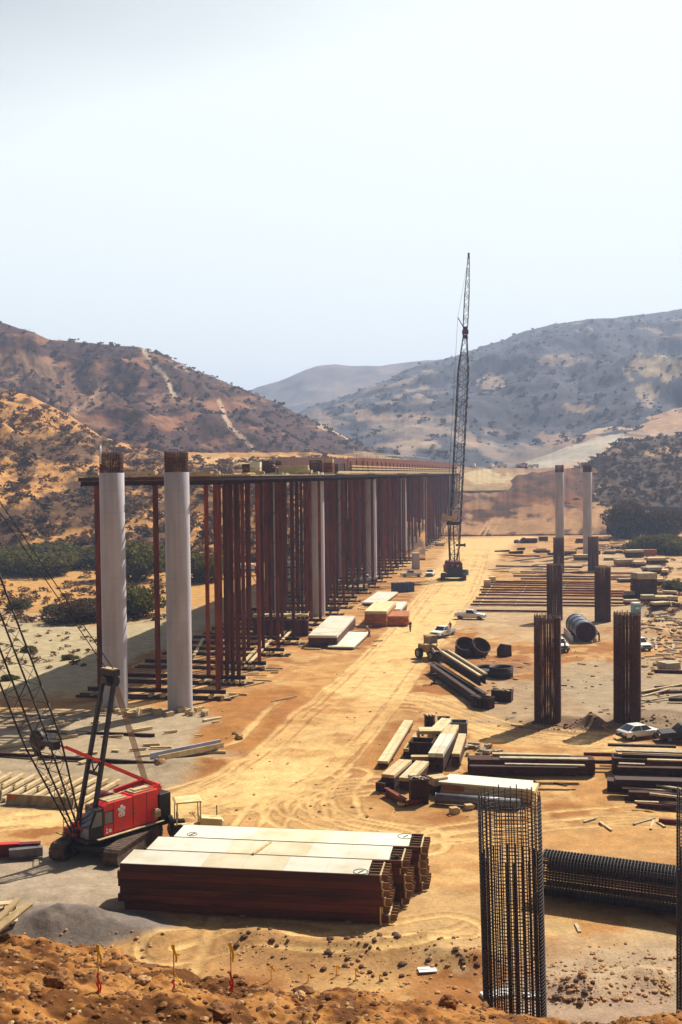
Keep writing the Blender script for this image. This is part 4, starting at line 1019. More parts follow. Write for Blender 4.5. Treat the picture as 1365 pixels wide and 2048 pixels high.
# mast: two dark legs rising behind the boom foot
Mt = Vector((-.45, 0, 12.4))
ms = MB()
for s in (-1, 1):
    ms.beam((1.9, s * .85, 1.9), (Mt.x, s * .62, Mt.z), .26, .26)
ms.beam((1.05, -.6, 5.6), (1.05, .6, 5.6), .2, .22); ms.beam((.85, -.55, 6.5), (1.05, 0, 5.7), .09, .09); ms.beam((.85, .55, 6.5), (1.05, 0, 5.7), .09, .09)
ms.box((Mt.x, 0, Mt.z), (.6, 1.5, .4)).tube((Mt.x, -.6, Mt.z - .6), (Mt.x, .6, Mt.z - .6), .40, 16)
mst = S(ms.build('mast', 'black', None)); o = MB().box((Mt.x, 0, Mt.z + .24), (.55, 1.3, .08)).build('mast_head_plate', 'dusty', None); o.parent = mst
for s in (-.45, .45):
    S(MB().tube((Mt.x, s, Mt.z + .2), (q.x - .4, s, q.z), .035, 5).build('pendant_line', 'black', None))
rp = MB()
for k in range(8): rp.tube((Mt.x - .3, -.35 + k * .1, Mt.z - .5), (-3.3, -.35 + k * .1, 4.3), .022, 4, cap=False)
S(rp.build('hoist_ropes', 'rope', None))
gy = MB()
for s in (-1, 1):
    gy.beam((-3.7, s * .95 + .2, 3.9), (3.6, s * .55, 8.0), .11, .14)
    gy.beam((-3.7, s * .95 + .2, 3.9), (-1.2, s * .95 + .2, 3.7), .25, .3); gy.beam((-3.7, s * .95 + .2, 3.9), (-3.3, s * .95 + .2, 2.9), .3, .3)
gy.beam((-3.7, -.75, 3.9), (-3.7, 1.15, 3.9), .25, .25)
S(gy.build('gantry', 'red', None))
# sheave arm hanging by the boom
sa = MB().beam((4.2, .2, 8.2), (4.2, -1.9, 8.1), .5, .34).tube((4.0, -1.9, 8.15), (4.4, -1.9, 8.15), .72, 20).box((4.2, -2.0, 7.4), (.3, .35, .6)).box((4.2, .1, 8.15), (.55, .55, .55))
o = sa.build('sheave_block', 'black', None); S(o)

# ------------------------------------------------------------ distant crane with luffing jib
c0 = G(908, 1158); cf = thing('crawler_crane', 'distant dark red crawler crane with very tall lattice boom and jib', 'crane', (c0.x, c0.y, 0), 0)
for s in (-1, 1):
    o = crawler(cf, 7.4, 1.2, 1.25); o.rotation_euler.z = math.radians(84); o.location = (s * 2.55, .5, 0)
MB().box((0, .3, .85), (4.4, 4.5, .6)).tube((0, 0, 1.1), (0, 0, 1.5), 1.1, 20).build('undercarriage', 'black', cf)
bd_ = MB().prism([(-1.9, 1.5), (1.9, 1.5), (1.9, 4.0), (1.5, 4.5), (-1.5, 4.5), (-1.9, 3.9)], -2.6, 3.6).build('engine_house', 'red_dark', cf, bevel=.05)
MB().box((0, -2.9, 2.2), (3.7, .8, 1.9)).build('counterweight', 'black', cf, bevel=.05)
MB().box((-1.9, 1.5, 2.6), (.9, 1.6, 1.8)).build('operator_cab', 'red', cf, bevel=.05)
MB().box((-.55, -2.605, 3.45), (.5, .04, .9)).build('rear_grille', 'steel', bd_); MB().box((.75, -2.605, 3.4), (.6, .04, .4)).build('rear_sign', 'emblem', bd_)
MB().box((-1.2, 0, 4.56), (1.0, 2.0, .12)).build('roof_panel', 'dusty', bd_)
MB().tube((2.5, -3.0, 1.2), (2.5, -3.0, 2.6), .85, 16).build('fuel_drum', 'galv', cf)
T1 = AT(931, 664, c0.y + 7) - c0; B1 = Vector((.1, 2.6, 2.0)); T2 = AT(938, 510, c0.y + 9.5) - c0
mbc, mbl = MB(), MB(); lattice((mbc, mbl), B1, T1, .9, 2.5, .7, 1.9, .13, .06, side=Vector((1, 0, 0)), taper=(.10, .84))
bo = mbc.build('boom', 'rebar', cf); mbl.build('boom_lacing', 'rebar', bo)
mbc, mbl = MB(), MB(); lattice((mbc, mbl), T1 + Vector((0, 0, .3)), T2, .9, 1.15, .35, 1.5, .085, .05, side=Vector((1, 0, 0)), taper=(.08, .45))
bo = mbc.build('jib', 'steel', cf); mbl.build('jib_lacing', 'steel', bo)
MB().box(T1, (1.5, 1.2, 1.0)).box(T1 + Vector((0, 0, .9)), (.8, .8, .9)).box(T1 + Vector((0, 0, -1.2)), (.7, .6, .9)).beam(T1 + Vector((0, -.3, .3)), T1 + Vector((-2.2, -3.2, 3.2)), .15, .15).build('boom_head', 'red_dark', cf)
MB().box(T2, (.5, .4, 1.0)).tube(T2 + Vector((-.12, 0, .2)), T2 + Vector((.12, 0, .2)), .45, 12).build('jib_head', 'steel', cf)
gz = AT(905, 1048, c0.y - 1) - c0
for s in (-1.2, .1, 1.3):
    MB().beam((s * 1.0, -1.8 if s < 1 else -1.0, 4.4), (gz.x + s * .95, -2.4, gz.z), .26, .26).build('gantry_leg', 'rust' if s < 1 else 'wood_grey', cf)
MB().box((gz.x, -2.4, gz.z + .2), (3.2, .8, .8)).tube((gz.x - 1.2, -2.4, gz.z + .9), (gz.x - .6, -2.4, gz.z + .9), .7, 14).build('gantry_head', 'black', cf)
MB().prism([(-1.5, 0), (1.5, -.7), (1.9, .3), (-1.4, 1.5)], -.8, .8).build('slack_hopper', 'dusty', cf, (gz.x - 1.2, -2.6, gz.z + 1.3))
MB().box((gz.x + 2.0, -1.2, gz.z - 5.2), (2.4, .5, .55)).tube((gz.x + 2.9, -1.2, gz.z - 5.2), (gz.x + 3.2, -1.2, gz.z - 5.2), .45, 12).build('spreader', 'black', cf)
for dx0, dx1 in ((-.9, -.6), (-.5, .55), (1.1, .7)):
    MB().tube((gz.x + dx0, -2.4, gz.z), T1 + Vector((dx1, -.4, 0)), .05, 5).build('pendant_line', 'black', cf)
MB().tube((gz.x - 1.6, -2.5, gz.z), T1 + Vector((-2.2, -3.2, 3.2)), .04, 5).build('jib_line', 'black', cf)
MB().tube(T1 + Vector((-2.2, -3.2, 3.2)), T2, .03, 4).build('jib_line', 'black', cf)

# ------------------------------------------------------------ vehicles
def wheel(par, x, y, r, w, nm='wheel'):
    s = 1 if y > 0 else -1
    o = MB().tube((0, -w / 2, 0), (0, w / 2, 0), r, 20).build(nm, 'tyre', par, (x, y, r))
    MB().tube((0, s * (w / 2 - .02), 0), (0, s * (w / 2 + .012), 0), r * .58, 14).build('rim', 'steel', o)
    return o
def pickup(paint='white', door=False):
    t = thing('pickup_truck', '', 'pickup')
    body = [(2.65, .45), (2.7, .75), (2.55, 1.0), (1.35, 1.12), (.85, 1.15), (-.75, 1.15), (-.75, 1.12), (-2.65, 1.12), (-2.65, .5), (-2.0, .45), (-1.2, .4), (1.3, .4)]
    b = MB().prism(body[:4] + [(-.72, 1.12), (-.72, .4)] + body[11:], -.92, .92).build('body', paint, t, bevel=.05)
    cab = MB()
    lo = [(1.15, .86), (-.72, .86)]; 
    vs = [(1.2, -.86, 1.1), (1.2, .86, 1.1), (-.72, .86, 1.1), (-.72, -.86, 1.1), (.55, -.70, 1.72), (.55, .70, 1.72), (-.58, .70, 1.74), (-.58, -.70, 1.74)]
    cab.add(vs, [(0, 1, 5, 4), (1, 2, 6, 5), (2, 3, 7, 6), (3, 0, 4, 7), (4, 5, 6, 7), (3, 2, 1, 0)]); c = cab.build('cab', paint, t, bevel=.03)
    def pane(a, b_, c_, d_, n):
        a, b_, c_, d_ = map(Vector, (a, b_, c_, d_)); nn = Vector(n) * .012; ctr = (a + b_ + c_ + d_) / 4
        q = [v.lerp(ctr, .12) + nn for v in (a, b_, c_, d_)]; q2 = [v - nn * 1.5 for v in q]
        MB().add(q + q2, [(0, 1, 2, 3), (0, 4, 5, 1), (1, 5, 6, 2), (2, 6, 7, 3), (3, 7, 4, 0)]).build('window', 'glass', c)
    v = vs
    pane(v[0], v[1], v[5], v[4], (.7, 0, .7)); pane(v[2], v[3], v[7], v[6], (-1, 0, 0)); pane(v[1], v[2], v[6], v[5], (0, 1, .2)); pane(v[3], v[0], v[4], v[7], (0, -1, .2))
    bed = MB().box((-1.68, .87, .82), (1.94, .1, .62)).box((-1.68, -.87, .82), (1.94, .1, .62)).box((-2.62, 0, .82), (.08, 1.72, .60)).box((-1.68, 0, .55), (1.9, 1.7, .1)).box((-.76, 0, .85), (.06, 1.7, .6)); bed.build('cargo_bed', paint, t, bevel=.02)
    MB().box((2.72, 0, .52), (.12, 1.8, .2)).build('bumper', 'steel', t); MB().box((-2.7, 0, .5), (.1, 1.7, .18)).build('bumper', 'steel', t)
    MB().box((2.68, 0, .78), (.05, 1.1, .2)).build('grille', 'black', t)
    for s in (-1, 1): MB().box((2.68, s * .72, .8), (.05, .24, .18)).build('headlight', 'emblem', t); MB().box((-2.67, s * .82, .85), (.04, .14, .3)).build('tail_light', 'flag_red', t)
    for x in (1.75, -1.75):
        for s in (-1, 1): wheel(t, x, s * .84, .36, .24)
    MB().box((0, 0, .38), (4.6, 1.4, .16)).build('chassis', 'black', t)
    return t
def putv(proto, first, px, py, az, lb, z=0, sc=1, g=None):
    g = g or G(px, py, z); o = place(proto, first, (g.x, g.y, ztf(g.x, g.y) if z == 0 else z), math.radians(az), lb, 'vehicles parked about the site'); o.scale = (sc,) * 3; return o
pk = pickup()
putv(pk, True, 941, 1238, -20, 'white pickup alone beside the haul road below the laid out piles')
o = putv(pk, False, 886, 1272, -125, 'white pickup with its door open behind the wheel loader'); 
MB().box((0, 0, 0), (.95, .05, .95)).build('open_door', 'white', o, (.35, 1.35, 1.0), 1.1)
putv(pk, False, 823, 1154, 182, 'white pickup parked side on behind the blue dumpster')
putv(pk, False, 861, 1152, -100, 'white pickup facing us left of the distant crane')
putv(pk, False, 733, 1164, 178, 'white pickup half hidden behind the bridge posts')
putv(pk, False, 1118, 1300, -85, 'white truck mostly hidden behind the left mid rebar cage')
putv(pk, False, 1278, 1298, -80, 'white pickup mostly hidden behind the right mid rebar cage')
putv(pk, False, 574, 1160, 90, 'pickup glimpsed deep under the bridge between the posts')
bk = pickup('black'); putv(bk, True, 1372, 1482, 178, 'black pickup cut off by the right edge beside the white hatchback')
FAR_TRUCKS = [(948, 758, 75, .95, 'leftmost white truck on the road atop the cut bank'), (984, 760, 60, .9, 'low white truck on the cut bank road, second from left'), (1005, 758, 20, 1.0, 'white truck on the cut bank road just left of the red machine'), (1070, 760, 150, .8, 'white truck on the cut bank road right of the red machine'), (1060, 755, 90, .7, 'white truck seen end on beside the red machine on the road')]
for i, (px, py, lb) in enumerate([(1340, 1068, 'white truck parked past the trees at the upper right edge'), (1362, 1070, 'white truck cut off by the right edge past the trees')]):
    g = AT(px, py, 385); o = place(pk, False, (g.x, g.y, ztf(g.x, g.y) + .2), 0.1, lb, 'vehicles parked about the site')

def hatch():
    t = thing('hatchback_car', 'white hatchback in front of the right mid rebar cage', 'car')
    low = [(2.1, .32), (2.12, .62), (1.95, .74), (1.05, .86), (-1.75, .90), (-2.02, .80), (-2.05, .35)]
    MB().prism(low, -.84, .84).build('body', 'white', t, bevel=.07)
    vs = [(1.05, -.78, .85), (1.05, .78, .85), (-1.72, .78, .88), (-1.72, -.78, .88), (.35, -.60, 1.34), (.35, .60, 1.34), (-.95, .60, 1.36), (-.95, -.60, 1.36)]
    c = MB().add(vs, [(0, 1, 5, 4), (1, 2, 6, 5), (2, 3, 7, 6), (3, 0, 4, 7), (4, 5, 6, 7), (3, 2, 1, 0)]).build('cabin', 'white', t, bevel=.03)
    def pane(q, n):
        q = [Vector(v) for v in q]; ctr = sum(q, Vector()) / 4; nn = Vector(n) * .014
        a = [v.lerp(ctr, .12) + nn for v in q]; b = [v - nn * 1.5 for v in a]
        MB().add(a + b, [(0, 1, 2, 3), (0, 4, 5, 1), (1, 5, 6, 2), (2, 6, 7, 3), (3, 7, 4, 0)]).build('window', 'glass', c)
    v = vs; pane([v[0], v[1], v[5], v[4]], (.5, 0, .8)); pane([v[2], v[3], v[7], v[6]], (-.5, 0, .8))
    for s in (1, -1):
        m0 = (-.25, s * .78, .87); m1 = (-.25, s * .6, 1.35)
        f0, f1, r0, r1 = (1.05, s * .78, .86), (.35, s * .6, 1.34), (-1.72, s * .78, .88), (-.95, s * .6, 1.36)
        pane([f0, m0, m1, f1], (0, s, .3)); pane([m0, r0, r1, m1], (0, s, .3))
    for x in (1.28, -1.25):
        for s in (-1, 1): wheel(t, x, s * .76, .29, .2)
    MB().box((2.1, 0, .42), (.1, 1.6, .2)).build('bumper', 'black', t); MB().box((-2.06, 0, .42), (.1, 1.6, .2)).build('bumper', 'black', t)
    MB().box((-2.07, .1, .62), (.03, .4, .11)).build('licence_plate', 'black', t)
    for s in (-1, 1): MB().box((-2.05, s * .68, .68), (.04, .22, .14)).build('tail_light', 'flag_red', t); MB().box((2.08, s * .62, .6), (.04, .3, .12)).build('headlight', 'glass', t)
    return t
h_ = hatch(); g = G(1278, 1475); h_.location = (g.x, g.y, ztf(g.x, g.y)); h_.rotation_euler.z = math.radians(24); h_.scale = (1.03,) * 3
h_['group'] = 'vehicles parked about the site'

# small red machine on the far road
g = AT(1046, 936, 762); t = thing('scraper_machine', 'small red earthmover on the road atop the cut bank', 'earthmover', (g.x, g.y, g.z - 1))
MB().box((0, 0, 1.6), (6, 2.6, 1.6)).prism([(-4.5, 1), (-1.5, .8), (-1.2, 2.8), (-4.2, 3.0)], -1.3, 1.3).build('bowl', 'red', t); MB().box((2.4, 0, 3.1), (1.5, 1.8, 1.5)).build('cab', 'red', t)
for x in (-3.6, 2.6):
    for s in (-1, 1): wheel(t, x, s * 1.5, .95, .7)

# box trucks: blue and white ones glimpsed under the bridge, white ones far off on the cut bank road
def box_truck(loc, rz, lb, paint='blue', sc=1.0, grp='trucks behind the bridge'):
    t = thing('box_truck', lb, 'truck', loc, rz, grp); t.scale = (sc,) * 3
    MB().box((-1.2, 0, 2.0), (4.6, 2.3, 2.3)).build('cargo_box', 'white', t, bevel=.05); MB().prism([(1.3, .6), (3.2, .6), (3.2, 1.5), (2.9, 2.6), (1.3, 2.7)], -1.1, 1.1).build('cab', paint, t, bevel=.06)
    MB().box((-1.2, 1.165, 1.6), (4.4, .03, .5)).box((-1.2, -1.165, 1.6), (4.4, .03, .5)).build('stripe', paint, t)
    MB().prism([(2.94, 1.7), (3.24, 1.7), (2.96, 2.5), (2.9, 2.5)], -.95, .95).build('windscreen', 'glass', t)
    for x in (-2.4, 2.3):
        for s in (-1, 1): wheel(t, x, s * 1.0, .48, .3)
for px, py, lb in [(459, 1152, 'blue and white truck glimpsed between the front bridge posts'), (590, 1145, 'blue truck behind the posts left of the bright column'), (500, 1148, 'second blue and white truck behind the dense posts')]:
    g = G(px, py); box_truck((g.x, g.y, ztf(g.x, g.y)), .3, lb)
for px, Y, az, sc, lb in FAR_TRUCKS:
    g = AT(px, 935.5, Y); box_truck(g, math.radians(az), lb, 'white', sc, 'trucks on the far road')

# wheel loader
g = G(866, 1318); wl = thing('wheel_loader', 'yellow wheel loader with a dark empty bucket beside the steel girders', 'loader', (g.x, g.y, ztf(g.x, g.y)), math.radians(-58))
MB().prism([(-2.6, .9), (.2, .9), (.2, 1.9), (-2.5, 2.0)], -.75, .75).box((.6, 0, 1.0), (1.2, .9, .6)).build('body', 'yellow', wl, bevel=.05)
c = MB().box((-.5, 0, 3.3), (1.5, 1.5, .12)).build('cab', 'yellow', wl, bevel=.03)
for x in (-1.15, .15):
    for s in (-.65, .65): MB().box((x, s, 2.6), (.1, .1, 1.4)).build('cab_post', 'yellow', c)
MB().box((.17, 0, 2.7), (.03, 1.2, 1.0)).box((-.5, .66, 2.7), (1.2, .03, 1.0)).box((-.5, -.66, 2.7), (1.2, .03, 1.0)).build('window', 'cab_glass', c)
for s in (-1, 1): MB().beam((.3, s * .45, 1.7), (2.3, s * .6, .6), .14, .28).build('lift_arm', 'yellow', wl)
MB().prism([(2.2, .1), (3.4, .05), (3.45, .12), (2.4, .2), (2.25, 1.15), (2.55, 1.5), (2.45, 1.55), (2.1, 1.2)], -1.35, 1.35).box((2.8, 1.37, .6), (1.1, .06, .9)).box((2.8, -1.37, .6), (1.1, .06, .9)).build('bucket', 'rust_dark', wl)
for x in (-1.9, 1.1):
    for s in (-1, 1): wheel(wl, x, s * 1.0, .72, .5)

# cream machine behind the form panels
g = G(380, 1689); t = thing('compact_tractor', 'cream open cab tractor standing behind the pale form panels', 'tractor', (g.x, g.y + .8, 0), math.radians(15))
MB().prism([(.6, .7), (2.2, .7), (2.2, 1.5), (.6, 1.75)], -.5, .5).box((-.3, 0, .95), (1.8, 1.0, .5)).build('body', 'cream_paint', t, bevel=.06)
c = MB().prism([(-1.25, 2.95), (.75, 2.95), (.65, 3.06), (-1.1, 3.06)], -.85, .85).build('canopy', 'cream_paint', t, bevel=.03)
for x in (-1.1, .62):
    for s in (-.75, .75): MB().tube((x, s, 1.0), (x * .95, s, 2.97), .05, 8).build('canopy_post', 'cream_paint', c)
MB().box((-.7, 0, 1.5), (.5, .6, .15)).box((-.98, 0, 1.8), (.12, .6, .6)).build('seat', 'black', t)
MB().ring((.1, 0, 2.0), .22, .025, n=20).tube((.1, 0, 2.0), (.35, 0, 1.6), .03, 6).build('steering_wheel', 'black', t)
MB().tube((1.9, .3, 1.6), (1.9, .3, 2.3), .04, 8).build('exhaust_pipe', 'black', t); MB().box((-1.4, 0, 1.3), (.3, 1.5, .9)).build('rear_hitch', 'black', t)
MB().tube((2.2, .2, 1.25), (2.28, .2, 1.25), .14, 12).tube((2.2, -.25, 1.25), (2.28, -.25, 1.25), .14, 12).build('headlamp', 'emblem', t)
for x, r in ((-.9, .7), (1.6, .45)):
    for s in (-1, 1): wheel(t, x, s * .85, r, .4)

# ------------------------------------------------------------ people
def person(g, rz, shirt, lb, trouser='cloth_jean', bend=0.0, arm=.25, hat='emblem', z=None, step=.1):
    t = thing('person', lb, 'person', (g.x, g.y, ztf(g.x, g.y) if z is None else z), rz, 'workers on the site')
    def skinmesh(name, verts, edges, m, par, sub=1):
        me = bpy.data.meshes.new(name); me.from_pydata([v[:3] for v in verts], edges, []); me.materials.append(M[m])
        o = bpy.data.objects.new(name, me); COL.objects.link(o); o.parent = par
        o.modifiers.new('skin', 'SKIN')
        for i, v in enumerate(verts): 
            sv = me.skin_vertices[0].data[i]; sv.radius = (v[3], v[3] if len(v) < 5 else v[4]); sv.use_root = (i == 0)
        s = o.modifiers.new('sub', 'SUBSURF'); s.levels = sub; s.render_levels = sub
        return o
    b = bend
    def T(x, y, z): # bend forward at the hip
        if z < .92: return (x, y, z)
        h = z - .92; return (x + h * math.sin(b), y, .92 + h * math.cos(b))
    V = []; E = []
    def add(x, y, z, r, r2=None, par=None, raw=False):
        p = (x, y, z) if raw else T(x, y, z); V.append((*p, r, r2 or r)); 
        if par is not None: E.append((par, len(V) - 1))
        return len(V) - 1
    hip = add(0, 0, .95, .12, .16); ch = add(0, 0, 1.25, .12, .17, hip); sh = add(0, 0, 1.42, .10, .15, ch); nk = add(0, 0, 1.52, .055, None, sh); hd0 = add(.01, 0, 1.62, .085, None, nk); hd1 = add(.015, 0, 1.70, .09, None, hd0); add(.01, 0, 1.77, .06, None, hd1); add(.115, 0, 1.65, .018, None, hd0)
    for s in (-1, 1):
        k = add(.02, s * .2, 1.41, .06, None, sh); el_ = add(.02 + arm * .15, s * .27, 1.14, .045, None, k); wr = add(.06 + arm * .7, s * .25, .93 + arm * .35, .032, None, el_); pm_ = add(.09 + arm * .8, s * .245, .87 + arm * .4, .036, .02, wr)
        for q in range(4): add(.10 + arm * .9 + .01 * q, s * (.225 + .018 * q), .79 + arm * .44 + .004 * abs(q - 1.5), .0085, None, pm_)
        add(.14 + arm * .8, s * .22, .87 + arm * .4, .009, None, wr)
        h = add(0, s * .1, .90, .095, None, hip, True); kn = add(.03 + s * step * .4, s * .11, .50, .065, None, h, True); an = add(-.02 + s * step, s * .11, .09, .045, None, kn, True); add(.13 + s * step, s * .12, .04, .04, None, an, True)
    body = skinmesh('body', V, E, 'skin', t)
    # clothing shells
    V2 = []; E2 = []; V, E = V2, E2
    V.clear()
    def add2(x, y, z, r, r2=None, par=None, raw=False):
        p = (x, y, z) if raw else T(x, y, z); V2.append((*p, r, r2 or r))
        if par is not None: E2.append((par, len(V2) - 1))
        return len(V2) - 1
    a = add2(0, 0, .93, .135, .18); c = add2(0, 0, 1.25, .14, .19, a); d = add2(0, 0, 1.45, .10, .16, c)
    for s in (-1, 1): k = add2(.02, s * .21, 1.42, .075, None, d); e = add2(.02 + arm * .15, s * .275, 1.14, .06, None, k); add2(.05 + arm * .6, s * .255, .98 + arm * .28, .05, None, e)
    skinmesh('shirt', V2, E2, shirt, t)
    V2.clear(); E2.clear(); V2 = []; E2 = []
    a = add2_ = None
    VV = [(0, 0, 1.0, .14, .18)]; EE = []
    for s in (-1, 1):
        VV.append((0, s * .1, .88, .11, .11)); EE.append((0, len(VV) - 1)); VV.append((.03 + s * step * .4, s * .11, .5, .085, .085)); EE.append((len(VV) - 2, len(VV) - 1)); VV.append((-.02 + s * step, s * .11, .10, .065, .065)); EE.append((len(VV) - 2, len(VV) - 1))
    skinmesh('trousers', VV, EE, trouser, t)
    for s in (-1, 1): MB().box((.04 + s * step, s * .115, .045), (.30, .12, .10)).build('boot', 'black', t, bevel=.02)
    hx, hy, hz = T(.01, 0, 1.74)
    hm = MB()
    n = 14; 
    for j, (r, z) in enumerate([(.16, 0), (.125, .015), (.12, .06), (.085, .11), (.0, .13)]):
        hm.v += [(hx + r * math.cos(6.2832 * i / n) * 1.1, hy + r * math.sin(6.2832 * i / n), hz - .01 + z) for i in range(n)]
    for j in range(4):
        for i in range(n): hm.f.append((j * n + i, j * n + (i + 1) % n, (j + 1) * n + (i + 1) % n, (j + 1) * n + i)); hm.mi.append(0); hm.smooth.append(True)
    hm.build('hard_hat', hat, t)
    ex, ey, ez = T(.095, 0, 1.675)
    MB().box((ex, .032, ez), (.02, .022, .012)).box((ex, -.032, ez), (.02, .022, .012)).box((ex + .004, 0, ez - .075), (.012, .05, .010)).build('face_features', 'black', t)
    return t
person(G(739, 1274), 2.6, 'cloth_red', 'person in a red shirt and white hard hat stooping beside the white panels', bend=.55, arm=.5)
person(G(821, 1262), 1.2, 'cloth_dark', 'person in dark clothes walking on the haul road by the orange plywood', trouser='cloth_dark', step=.2)
person(G(1199, 1284), 2.9, 'cloth_dark', 'person in dark clothes bending toward the grey steel cylinder', trouser='cloth_dark', bend=.35, arm=.8)
person(G(901, 1263), -2.2, 'cloth_red', 'person in a red shirt beside the pickup with its door open', arm=.3)
g = deck_pt(178, -6.2, 0); g = AT(556, 945, 178)
person(g, 2.9, 'cloth_red', 'person with a red shirt crouching on top of the bridge deck', bend=.9, arm=.7, z=26.25)
person(G(1130, 1306) , 0, 'cloth_dark', 'person in dark clothes standing by the truck behind the left mid cage', arm=.2)

# ------------------------------------------------------------ containers
def bin_(px, py, L, W, Hh, az, m, lb, cat='container', name='waste_container', ribs=4, z=None, fill=None, yo=0):
    g = G(px, py) if not isinstance(px, Vector) else px
    t = thing(name, lb, cat, (g.x, g.y + yo, ztf(g.x, g.y) if z is None else z), math.radians(az), 'open containers and boxes')
    MB().box((0, W / 2 - .04, Hh / 2), (L, .08, Hh)).box((0, -W / 2 + .04, Hh / 2), (L, .08, Hh)).box((L / 2 - .04, 0, Hh / 2), (.08, W - .16, Hh)).box((-L / 2 + .04, 0, Hh / 2), (.08, W - .16, Hh)).box((0, 0, .06), (L - .16, W - .16, .12)).build('walls', m, t)
    r = MB()
    for s in (-1, 1):
        r.box((0, s * (W / 2 + .03), Hh - .04), (L + .12, .08, .12)); r.box((s * (L / 2 + .03), 0, Hh - .045), (.08, W, .12))
    r.build('top_rail', m, t)
    for k in range(ribs):
        x = -L / 2 + L * (k + .5) / ribs
        for s in (-1, 1): MB().box((x, s * (W / 2 + .035), Hh / 2 - .1), (.1, .07, Hh - .24)).build('rib', m, t)
    if fill:
        rs = random.Random(int(L * 100)); 
        for k in range(9): MB().box((rs.uniform(-L * .35, L * .35), rs.uniform(-W * .2, W * .2), Hh - .05 + .04 * k / 3), (rs.uniform(.4, 1.0) * min(1, W), .14, .06), rs.random() * 3).build('scrap_board', fill, t)
    return t
bin_(806, 1183, 4.6, 2.4, 2.0, 22, 'blue', 'blue steel dumpster beside the haul road', fill='wood_grey')
bin_(1005, 1402, 2.3, 1.3, 1.25, -20, 'rust_dark', 'dark steel bin full of wood scraps right of the girders', fill='wood')
bin_(966, 1415, 2.4, 1.1, 1.25, -42, 'rust_dark', 'dark open steel trough at the near end of the girders')
bin_(838, 1603, 1.4, 1.3, 1.95, 4, 'rust_dark', 'tall dark steel box with open top at the front of the timber heap', ribs=2, fill='wood_grey')
bin_(919, 1467, 1.6, 1.5, 1.25, -8, 'steel', 'grey box at the back right of the timber heap', ribs=2)
bin_(888, 1447, 1.2, 1.0, .7, -5, 'rust_dark', 'small rusty box behind the timber heap', ribs=2)
bin_(845, 1512, 2.1, 1.9, 1.5, -14, 'wood_dark', 'open dark timber box in the middle of the timber heap', ribs=3)
g = G(860, 1458); t = thing('steel_drum', 'dark round drum with pale planks on top, back of the timber heap', 'drum', (g.x, g.y, .05))
MB().tube((0, 0, 0), (0, 0, 1.35), .55, 24).build('shell', 'rust_dark', t)
for k in range(3): MB().ring((0, 0, .1 + k * .6), .56, .03, n=24).build('hoop', 'rust_dark', t)
for k in range(3): MB().box((-.25 + k * .28, 0, 1.42), (.16, 1.1, .12), .15 * k).build('plank', 'wood', t)

# portable toilets
def toilet(loc, lb, rz, first=[]):
    if not first:
        t = thing('portable_toilet', '', 'portable toilet'); MB().prism([(-.55, 0), (.55, 0), (.52, 2.1), (-.52, 2.1)], -.55, .55).build('shell', 'teal', t, bevel=.03)
        MB().prism([(-.6, 2.1), (.6, 2.1), (.45, 2.32), (-.45, 2.32)], -.6, .6).build('roof', 'emblem', t, bevel=.03)
        d = MB().box((0, -.57, 1.05), (.75, .04, 1.85)).build('door', 'teal', t); MB().box((0, -.60, 1.6), (.5, .02, .2)).build('vent', 'emblem', d); MB().box((.3, -.61, 1.05), (.05, .05, .18)).build('handle', 'black', d)
        first.append(t); return place(t, True, loc, rz, lb, 'portable toilets')
    return place(first[0], False, loc, rz, lb, 'portable toilets')
g = AT(628, 940, 205); toilet((g.x, g.y, 26.27), 'blue portable toilet standing on top of the bridge deck', .2)
g = G(1272, 1238); o = toilet((g.x, g.y, ztf(g.x, g.y)), 'blue portable toilet behind the right mid rebar cage', .1); o.scale = (1.3,) * 3

# grey corrugated steel cylinder lying down
g1 = G(1190, 1286); g2 = G(1148, 1248); d = (g2 - g1).normalized(); L = (g2 - g1).length
t = thing('steel_form_cylinder', 'big grey steel cylinder lying beside the second pair of rebar cages', 'steel cylinder', (g1.x - 1.3, g1.y + .3, 0), math.atan2(d.y, d.x))
L = 9.5
mb = MB(); n = 28
for k in range(30):
    r = 1.55 + (.04 if k % 2 else 0)
    mb.v += [(L * k / 29, r * math.cos(6.2832 * i / n), 1.6 + r * math.sin(6.2832 * i / n)) for i in range(n)]
for k in range(29):
    for i in range(n): mb.f.append((k * n + i, k * n + (i + 1) % n, (k + 1) * n + (i + 1) % n, (k + 1) * n + i)); mb.mi.append(0); mb.smooth.append(False)
mb.build('shell', 'galv', t)
MB().tube((.15, 0, 1.6), (.25, 0, 1.6), 1.5, 28).build('end_plate', 'rust_dark', t)
for x in (0, L / 3, L * 2 / 3, L): MB().ring((x, 0, 1.6), 1.64, .07, 'x', 28).build('flange', 'steel', t)
MB().box((L / 2, 1.95, .5), (L, .14, 1.0)).build('side_plate', 'concrete', t)
MB().box((.2, -1.4, .3), (.5, .5, .6)).build('chock', 'wood', t)

# dark coiled steel hoops left of the mid cage
def hoopstack(px, py, R, n, az, tilt, lb, m='rebar', W=.5):
    g = G(px, py); t = thing('steel_ring', lb, 'steel ring', (g.x, g.y, ztf(g.x, g.y) + .1), math.radians(az), 'bent steel rings by the girders')
    mb = MB(); k = 32
    mb.v = [(r * math.cos(6.2832 * i / k), r * math.sin(6.2832 * i / k), z) for r, z in ((R, 0), (R * 1.03, W), (R * .93, W), (R * .9, 0)) for i in range(k)]
    for j in range(4):
        for i in range(k): mb.f.append((j * k + i, j * k + (i + 1) % k, ((j + 1) % 4) * k + (i + 1) % k, ((j + 1) % 4) * k + i)); mb.mi.append(0); mb.smooth.append(True)
    mb.build('shell', m, t)
    MB().tube((0, 0, W * .3), (0, 0, W * .55), R * .92, 28).build('end_plate', m, t)
    for z in (0, W * .5, W): MB().ring((0, 0, z), R * 1.02, .05, n=32).build('rim', m, t)
    t.rotation_euler.x = tilt
    return t
